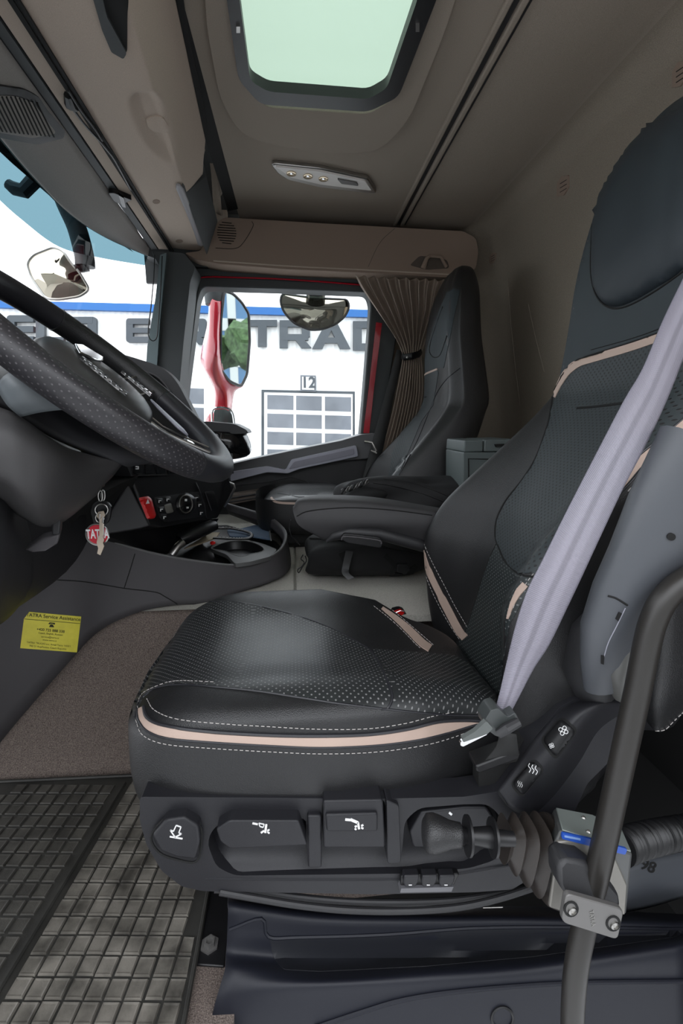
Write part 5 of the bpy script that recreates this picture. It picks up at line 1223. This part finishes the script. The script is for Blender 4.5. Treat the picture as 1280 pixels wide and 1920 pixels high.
# ================================================================== CURTAIN
ct = thing('curtain', 'taupe pleated curtain gathered with a black tie at the rear of the passenger window', 'curtain', tuple(W(765, 670, 2.1)))
rows = []
levels = [(515, 664, 832, 2.08, .030), (540, 676, 826, 2.08, .030), (575, 700, 818, 2.08, .028), (610, 724, 806, 2.09, .024), (640, 744, 795, 2.10, .018), (664, 754, 788, 2.10, .012), (690, 752, 790, 2.10, .016), (740, 742, 790, 2.11, .02), (800, 728, 780, 2.12, .022), (870, 705, 770, 2.13, .022), (930, 690, 765, 2.14, .022)]
NC = 110
for li, (y, xa, xb, Y, amp) in enumerate(levels):
    r = []
    for k in range(NC+1):
        u = k/NC; ph = u*2*math.pi*9+.8*math.sin(u*7+li*.25)
        yy = y+(5 if li == 0 else 0)*abs(math.sin(ph/2))*1.0+u*8*(1 if li < 3 else .3)
        r.append(W(xa+(xb-xa)*u+1.6*math.sin(ph*1.0+1.2), yy, Y+amp*math.cos(ph)*(.5+.5*math.sin(u*math.pi))))
    rows.append(r)
cols = [cr([r[j] for r in rows], 5) for j in range(NC+1)]
o = link('cloth', grid_mesh([[cols[j][i] for j in range(NC+1)] for i in range(len(cols[0]))]), M['curtain'], ct, 80); mods(o, .002)
o = link('tie', tube([W(754, 668, 2.10), W(757, 670, 2.07), W(771, 668, 2.06), (W(785, 664, 2.075)), W(789, 660, 2.10), W(785, 658, 2.13), W(760, 662, 2.13)], .014, 8, closed=True, flat=.35, upv=V3(1, 0, 0)), M['black_plastic'], ct)
link('tie_snap', lathe(W(763, 670, 2.05), (0, -1, 0), [(0, .005), (.003, .005), (.004, .001)], 12), M['steel'], ct)
# ================================================================== STORAGE BOX
bx = thing('storage_box', 'grey green plastic storage box with lid standing between the seats at the rear wall', 'box', tuple(W(895, 900, 1.4)))
o = link('body', prism(rnd([(869, 848), (965, 848), (965, 1010), (867, 1010)], 3), 1.38, 1.55), M['box_green'], bx); mods(o, bevel=.008, seg=3)
o = link('lid', prism(rnd([(871, 826), (906, 825), (905, 847), (869, 848)], 3), 1.38, 1.55), M['box_green'], bx); mods(o, bevel=.006, seg=3)
o = link('lid', prism(rnd([(908, 825), (965, 823), (965, 846), (907, 847)], 3), 1.38, 1.55), M['box_green'], bx); mods(o, bevel=.006, seg=3)
link('panel_groove', tube(P3([(880, 1000, 1.378), (878, 860, 1.378), (960, 862, 1.378)]), .0022, 6), M['black_matte'], bx)
link('latch_slot', prism([(928, 833), (945, 832), (945, 837), (930, 838)], 1.372, 1.382), M['black_matte'], bx)
# ================================================================== BAG
def lump(c, s, seed, amp=.16, n=3, e=.55):
    rnd_ = random.Random(seed); bm = bmesh.new(); bmesh.ops.create_uvsphere(bm, u_segments=36, v_segments=24, radius=1)
    ks_ = [(Vector((rnd_.uniform(-3, 3), rnd_.uniform(-3, 3), rnd_.uniform(-3, 3))), rnd_.uniform(0, 6)) for _ in range(14)]
    for v in bm.verts:
        p = v.co.copy(); f = 1+amp*sum(math.sin(k.dot(p)*1.6+ph) for k, ph in ks_)/14*2
        q = Vector([math.copysign(abs(a)**e, a) for a in p])
        v.co = Vector((q.x*s[0]*f, q.y*s[1]*f, q.z*s[2]*f))+Vector(c)
    return bm2me(bm)
bg_ = thing('travel_bag', 'black soft travel bag with loose straps lying on the tunnel before the passenger seat', 'bag', tuple(W(690, 1085, 1.45)))
c = W(690, 1036, 1.42)
body = link('bag_body', lump(c, (.215, .085, .062), 3, .14), M['bag'], bg_, 70)
sbg = Surf([body])
for pts, w in (([(640, 1035), (650, 1060), (655, 1088), (665, 1090)], 12), ([(720, 1040), (740, 1060), (735, 1075), (760, 1078), (780, 1060)], 9)):
    o = link('strap', sbg.overlay(wide(cr2(pts, 4), w), .004, 5), M['black_matte'], bg_)
link('hanging_strap', patch([[W(648, 1032, 1.31), W(662, 1034, 1.31)], [W(642, 1060, 1.30), W(655, 1062, 1.30)], [W(641, 1075, 1.29), W(654, 1074, 1.29)], [W(652, 1087, 1.28), W(664, 1083, 1.28)]], 2, 4), M['black_plastic'], bg_)
link('zip', tube(sbg.path(cr2([(570, 1010), (620, 1012), (700, 1022), (780, 1038)], 4), .002), .003, 6), M['black_matte'], bg_)
link('pull_cord', tube(P3([(545, 975, 1.2), (542, 990, 1.2), (546, 1005, 1.2), (556, 1015, 1.21), (562, 1022, 1.3)]), .0014, 6), M['black_plastic'], bg_)
link('pull_cord', tube([W(p[0], p[1], 1.32) for p in cr2([(568, 1040), (564, 1048), (570, 1054), (566, 1062), (558, 1068), (560, 1074), (566, 1064), (574, 1052), (572, 1042)], 3)], .0018, 6), M['black_plastic'], bg_)
o = link('clip_buckle', prism(rnd([(745, 1058), (765, 1058), (770, 1068), (760, 1078), (744, 1072)], 3), 1.315, 1.33), M['black_plastic'], bg_); mods(o, bevel=.002)
jk = thing('folded_jacket', 'black crumpled jacket heaped on the passenger seat cushion against its backrest', 'jacket', tuple(W(760, 930, 1.75)))
jb = link('jacket_body', lump(W(765, 930, 1.48), (.19, .07, .068), 8, .35, e=.8), M['bag'], jk, 70)
link('sleeve', lump(W(690, 925, 1.46), (.11, .06, .04), 5, .3, e=.8), M['bag'], jk, 70)
sj = Surf([jb])
link('seam', join([sj.seam([(700, 905), (740, 912), (790, 925), (830, 940)], .002), sj.seam([(720, 898), (770, 905), (820, 922), (860, 940)], .002)]), M['black_plastic'], jk)
sh_ = thing('braided_cord', 'bundle of black and grey braided cord on the passenger seat beside the jacket', 'cord', tuple(W(670, 908, 1.7)))
for k, (m_, ph) in enumerate((('steel', 0), ('bag', 2.1), ('steel', 4.2))):
    P = [W(640+i*2.0, 922-i*.75+4*math.sin(i*.7+ph), 1.38+.012*math.cos(i*.7+ph)) for i in range(26)]
    link('strand', tube(P, .0035 if m_ == 'bag' else .0022, 6), M['clamp_grey' if m_ == 'steel' else 'bag'], sh_)
# ================================================================== FLOOR MAT
fm_ = thing('floor_mat', 'worn black rubber floor mat with square waffle cells in the foot well', 'mat', (-.5, .8, 0))
outl = [(-.183, .30), (-.183, 1.05), (-.20, 1.075), (-.412, 1.083), (-.9, 1.10), (-.9, .30)]
bm = bmesh.new(); bm_prism(bm, [V3(x, y, .008) for x, y in outl], [], lambda p: p, lambda p: p-V3(0, 0, .007)); o = link('mat_base', bm2me(bm), M['rubber_dark'], fm_); mods(o, bevel=.003)
bmA = bmesh.new(); bmB = bmesh.new(); ang = math.radians(-6.0); ca, sa_ = math.cos(ang), math.sin(ang)
def inmat(x, y): return -.895 < x < -.196 and .32 < y < 1.07-.02*max(0, 0)
PT = .0315
for i in range(-30, 40):
    for j in range(-30, 40):
        u = i*PT; v = j*PT; x = -.487+u*ca-v*sa_*1; y = .634+u*sa_+v*ca
        # columns lean: local frame rotated
        if not inmat(x, y): continue
        right = u > 0
        if i == 0: continue
        tgt = bmA if right else bmB; h = .0042 if right else .003; w = PT*.40 if right else PT*.38
        b0 = []; t0 = []
        jx, jy = random.uniform(-.0007, .0007), random.uniform(-.0007, .0007)
        for sx_, sy_ in ((-1, -1), (1, -1), (1, 1), (-1, 1)):
            def pt(k, z): 
                a, c_ = sx_*w*k, sy_*w*k; return V3(min(-.192, x+jx+a*ca-c_*sa_), y+jy+a*sa_+c_*ca, z)
            b0.append(tgt.verts.new(pt(1.12, .0075))); t0.append((tgt.verts.new(pt(1.0, .0078+h)), tgt.verts.new(pt(.78, .0078+h*.82))))
        for k in range(4):
            n_ = (k+1) % 4
            tgt.faces.new((b0[k], b0[n_], t0[n_][0], t0[k][0])); tgt.faces.new((t0[k][0], t0[n_][0], t0[n_][1], t0[k][1]))
        tgt.faces.new([q[1] for q in t0])
link('waffle_cells', bm2me(bmA, False), M['rubber_pad'], fm_, None)
link('waffle_cells', bm2me(bmB, False), mat('rubber_mid', (.035, .033, .03), .45, nscale=22, col2=(.085, .08, .07), bump=.4, bscale=300), fm_, None)
link('mat_rim', tube([V3(x, y, .011) for x, y in outl[:5]], .004, 6), M['rubber_dark'], fm_)
link('ridge', tube([V3(-.505, .40, .010), V3(-.487, .634, .010), V3(-.441, 1.06, .010)], .005, 6), M['rubber_dark'], fm_)
# ================================================================== SEAT MOUNT AND STEP COVER
mp_ = thing('floor_bracket', 'black steel floor bracket with a hex bolt beside the mat under the seat', 'bracket', tuple(WZ(390, 1750, .0)))
o = link('plate', prismZ([(392, 1660), (440, 1660), (420, 1812), (362, 1808)], .006, .001), M['black_plastic'], mp_); mods(o, bevel=.002)
link('riser', box((-.10, .86, .10), (.03, .32, .18)), M['black_plastic'], mp_)
link('bolt', lathe(WZ(393, 1772, .006), (0, 0, 1), [(0, .016), (.003, .016), (.003, .010), (.010, .010), (.010, .006), (.006, .005), (.006, .001)], 6), M['clamp_grey'], mp_, None)
stp = link('step_cover', patch([
 P3([(428, 1676, .74), (600, 1690, .74), (800, 1697, .74), (1000, 1700, .74), (1300, 1715, .74)]),
 P3([(428, 1690, .655), (600, 1712, .655), (800, 1716, .655), (1000, 1716, .655), (1300, 1728, .655)]),
 P3([(426, 1745, .635), (600, 1752, .635), (800, 1752, .635), (1000, 1745, .635), (1300, 1744, .635)]),
 P3([(424, 1785, .622), (600, 1800, .625), (800, 1796, .625), (1000, 1780, .625), (1300, 1752, .625)]),
 P3([(422, 1815, .60), (600, 1827, .59), (800, 1815, .59), (1000, 1800, .59), (1300, 1760, .59)]),
 P3([(412, 1850, .585), (600, 1846, .572), (800, 1836, .572), (1000, 1822, .572), (1300, 1785, .572)]),
 P3([(402, 1885, .575), (600, 1880, .565), (800, 1870, .565), (1000, 1858, .565), (1300, 1840, .565)]),
 P3([(385, 1960, .56), (600, 1960, .55), (800, 1960, .55), (1000, 1960, .55), (1300, 1960, .55)])], 8, 6), M['step_plastic'], None, 60)
tag(stp, 'dark blue grey plastic step cover below the driver seat with long moulded pocket', 'step cover'); mods(stp, .006, off=1)
sst = Surf([stp])
link('pocket_edge', tube(sst.path(cr2([(430, 1742), (490, 1722), (503, 1756), (560, 1757), (720, 1752), (880, 1740), (1060, 1738), (1280, 1742)], 4), .000), .003, 6), M['step_plastic'], stp)
pf = link('pocket_face', sst.overlay(rnd([(505, 1758), (720, 1754), (880, 1742), (1060, 1740), (1275, 1744), (1275, 1756), (1000, 1794), (800, 1812), (600, 1822), (530, 1818), (512, 1795)], 8), .0006, 14), mat('pocket_shade', (.006, .007, .011), .6), stp)  # darker copy of the step plastic, pocket shade put into the colour
link('lower_ridge', tube(sst.path(cr2([(590, 1925), (680, 1895), (760, 1872), (880, 1855), (1060, 1842), (1290, 1838)], 4), .001), .0035, 8), M['step_plastic'], stp)
link('round_plug', tube(sst.path([(941+20*math.cos(a*.3), 1908+21*math.sin(a*.3)) for a in range(22)], .001), .0022, 6), M['black_plastic'], stp)
# floor below the seat; black sheets paint the shade under and behind it
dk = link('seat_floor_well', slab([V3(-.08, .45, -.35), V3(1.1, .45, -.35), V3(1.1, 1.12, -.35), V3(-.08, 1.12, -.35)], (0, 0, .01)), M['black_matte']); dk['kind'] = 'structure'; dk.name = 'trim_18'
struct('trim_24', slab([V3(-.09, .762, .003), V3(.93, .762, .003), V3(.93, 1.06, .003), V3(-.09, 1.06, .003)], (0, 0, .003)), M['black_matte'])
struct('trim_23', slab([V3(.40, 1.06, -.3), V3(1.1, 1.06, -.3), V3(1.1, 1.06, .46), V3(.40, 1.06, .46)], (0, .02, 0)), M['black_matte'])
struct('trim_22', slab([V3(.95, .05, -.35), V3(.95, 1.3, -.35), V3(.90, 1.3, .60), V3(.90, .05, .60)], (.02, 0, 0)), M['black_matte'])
# cables under the seat
for nm, pts, r in (('power_cable', [(412, 1672), (480, 1684), (560, 1697), (650, 1706), (750, 1708), (850, 1702), (930, 1686), (1012, 1660)], .0052), ('power_cable', [(402, 1668), (470, 1670), (560, 1682), (650, 1690), (750, 1692), (850, 1688), (930, 1676), (1012, 1656)], .0048)):
    ln_ = 'lower' if r > .005 else 'upper'
    tag(link(nm, tube([W(p[0], p[1], .60 if r > .005 else .615) for p in cr2(pts, 5)], r, 10), M['dark_plastic']), '%s of two black cables sagging under the driver seat base' % ln_, 'cable', 'cables under the seat base')
# ================================================================== GRAB BAR, LEVER UNIT
gb = thing('grab_bar', 'long black curved steel tube rising at the right front with a clamp plate', 'handrail', tuple(W(1075, 1920, .46)))
gp_ = cr([V3(1075, 1990, .45), V3(1073, 1900, .455), V3(1082, 1800, .46), V3(1104, 1700, .47), V3(1128, 1600, .475), V3(1150, 1500, .48), V3(1172, 1400, .485), V3(1194, 1300, .49), V3(1212, 1210, .49), V3(1226, 1160, .49), V3(1248, 1120, .49), V3(1290, 1085, .49), V3(1360, 1060, .49)], 5)
bar = link('tube', tube([W(*p) for p in gp_], .0150, 22), mat('bar_black', (.021, .019, .017), .38, bump=.12, bscale=1800), gb, 80)
lu = thing('lever_unit', 'grey metal control box with blue label, black bellows and knob behind the grab bar', 'control lever', tuple(W(1110, 1640, .47)))
YL = .505
o = link('housing', slab(P3([(1050, 1556, YL), (1186, 1600, YL), (1174, 1716, YL), (1036, 1706, YL), (1030, 1600, YL)]), W(1041, 1516, .575)-W(1053, 1558, YL)), mat('house_grey', (.085, .088, .088), .45), lu); mods(o, bevel=.004)
o = link('front_plate', slab(P3(sorted([(1046, 1580, YL-.004)]))+P3([(1062, 1577, YL-.004), (1110, 1580, YL-.004), (1150, 1600, YL-.004), (1176, 1660, YL-.004), (1172, 1716, YL-.004), (1060, 1712, YL-.004), (1030, 1702, YL-.004), (1038, 1640, YL-.004)]), (0, .006, 0)), mat('plate_grey', (.21, .20, .18), .42, metal=.3), lu); mods(o, bevel=.002)
o = link('top_cover', slab([W(1041, 1516, .575), W(1108, 1531, .575), W(1164, 1556, .575), W(1182, 1598, YL), W(1053, 1558, YL)], (0, -.001, .003)), mat('cover_grey', (.32, .36, .34), .4, metal=.2), lu); mods(o, bevel=.002)
stc = Surf([o])
bl_ = link('blue_label', prism(rnd([(1054, 1562), (1102, 1572), (1176, 1592), (1172, 1603), (1100, 1585), (1053, 1573)], 3), YL-.0068, YL-.004), M['blue_mark'], lu)
link('label_print', frame_me(text_me('TRONIC   TERRA', .0062, .0003), W(1083, 1575, YL-.0075), (1, 0, -.24), (0.24, 0, 1)), M['white_mark'], bl_) if 0 else link('label_print', prism([(1058, 1566.5), (1088, 1572.5), (1088, 1576), (1058, 1570)], YL-.0075, YL-.0066), mat('label_pale', (.2, .32, .6), .5), bl_)
for x, y in ((1093, 1534), (1102, 1560)): link('screw', lathe(stc.cast(x, y)[0], (0, -.5, .8), [(0, .003), (.002, .003), (.0028, .0015)], 10), M['steel'], lu)
o = link('clamp_block', slab(P3([(1046, 1622, .475), (1062, 1612, .475), (1098, 1618, .475), (1140, 1650, .47), (1160, 1676, .465), (1166, 1704, .455), (1062, 1684, .455), (1048, 1660, .465)]), (0, .03, 0)), M['dark_plastic'], lu); mods(o, bevel=.006)
cpl = link('clamp_plate', prism(rnd([(1062, 1676), (1170, 1706), (1158, 1763), (1053, 1730)], 11, 4), .432, .440), M['clamp_grey'], gb); mods(cpl, bevel=.0015)
for x, y in ((1070, 1704), (1149, 1731)):
    b = link('bolt', lathe(W(x, y, .434), (0, -1, 0), [(-.002, .0075), (.001, .0075), (.001, .0055), (.004, .0052), (.0055, .003), (.003, .0028), (.003, .0005)], 18), M['steel'], cpl)
    link('bolt_recess', tube([W(x+12*math.cos(a*.4), y+13*math.sin(a*.4), .4318) for a in range(16)], .0016, 6, closed=True), M['black_matte'], b)
tm = text_me('TATRA', .008, .0002); link('stamp', frame_me(tm, W(1110, 1722, .4315), (.25, 0, -1), (1, 0, .25)), mat('stamp_grey', (.24, .235, .22), .4, metal=.5), cpl)
# bellows
ax0 = W(942, 1572, .52); ax1 = W(1045, 1618, .545)
bd = (ax1-ax0)
rows = []
NB = 60
upb = V3(0, 0, 1); side = V3(0, 1, 0)
for k in range(NB+1):
    u = k/NB; c = ax0.lerp(ax1, u)
    rib = (abs(((u*5.0) % 1)-.5)*2) if u < .75 else .9
    h = (.028+.030*min(1, u*1.25))*(.66+.42*rib); w_ = (.020+.018*min(1, u*1.2))*(.66+.42*rib)
    ring = []
    for a in range(28):
        th_ = 2*math.pi*a/28; e = .6
        cx_ = math.copysign(abs(math.cos(th_))**e, math.cos(th_)); sx2 = math.copysign(abs(math.sin(th_))**e, math.sin(th_))
        ring.append(c+side*(w_*cx_)+upb*(h*sx2)+V3(.22, 0, 0)*0-V3(-.12*h*sx2, 0, 0))
    rows.append(ring)
link('bellows', grid_mesh(rows, True, cap0=True, cap1=True), mat('bellows_rubber', (.026, .021, .018), .4, bump=.15, bscale=600), lu, 50)
KD = (W(942, 1572, .495)-W(800, 1562, .505))
kn = W(792, 1561, .505); L_ = KD.length
link('shaft', lathe(kn, KD, [(.05, .010), (L_*.5, .0125), (L_*.55, .010), (L_*.6, .0095), (L_*.92, .0135), (L_, .010), (L_+.02, .009)], 20), M['black_plastic'], lu, 40)
link('knob', lathe(kn, KD, [(0, .004), (.0015, .016), (.006, .0225), (.014, .0235), (.024, .021), (.036, .0165), (.046, .0150), (.050, .0148), (.052, .011)], 28), M['leather'], lu, 60)
def disc(t, r): return link('shaft_disc', lathe(kn+KD*t-KD.normalized()*.003, KD, [(0, r*.8), (.001, r), (.004, r), (.0055, r*.8)], 28), M['black_plastic'], lu, 50)
disc(.60, .024); disc(.93, .0235)
# corrugated hose
hs = [W(*p) for p in cr([V3(1160, 1590, .57), V3(1195, 1578, .59), V3(1235, 1568, .61), V3(1280, 1560, .62), V3(1360, 1545, .63)], 26)]
o = tag(link('corrugated_hose', tube(hs, [.0235+.0028*math.cos(i*math.pi*2/3.4) for i in range(len(hs))], 22), M['black_plastic'], None, 80), 'black corrugated hose running from the control box to the right edge', 'hose')
# grey strap with stencilled number
gs_ = tag(link('grey_duct', patch([P3([(1150, 1640, .70), (1200, 1615, .70), (1320, 1590, .70)]), P3([(1160, 1690, .68), (1220, 1668, .68), (1320, 1650, .68)]), P3([(1165, 1712, .70), (1225, 1700, .70), (1320, 1670, .70)])], 4, 4), mat('duct_grey', (.05, .055, .065), .6)), 'dark grey sheet with black stencilled digits behind the lever unit', 'panel'); mods(gs_, .004)
sgs = Surf([gs_]); link('digits', sgs.text('98', (1214, 1624), (.9, .35), (.35, -.9), 30, .002, .6), M['black_matte'], gs_, None)
link('white_line', tube(P3([(905, 1702, .66), (942, 1701, .66)]), .001, 5), M['steel'], stp);
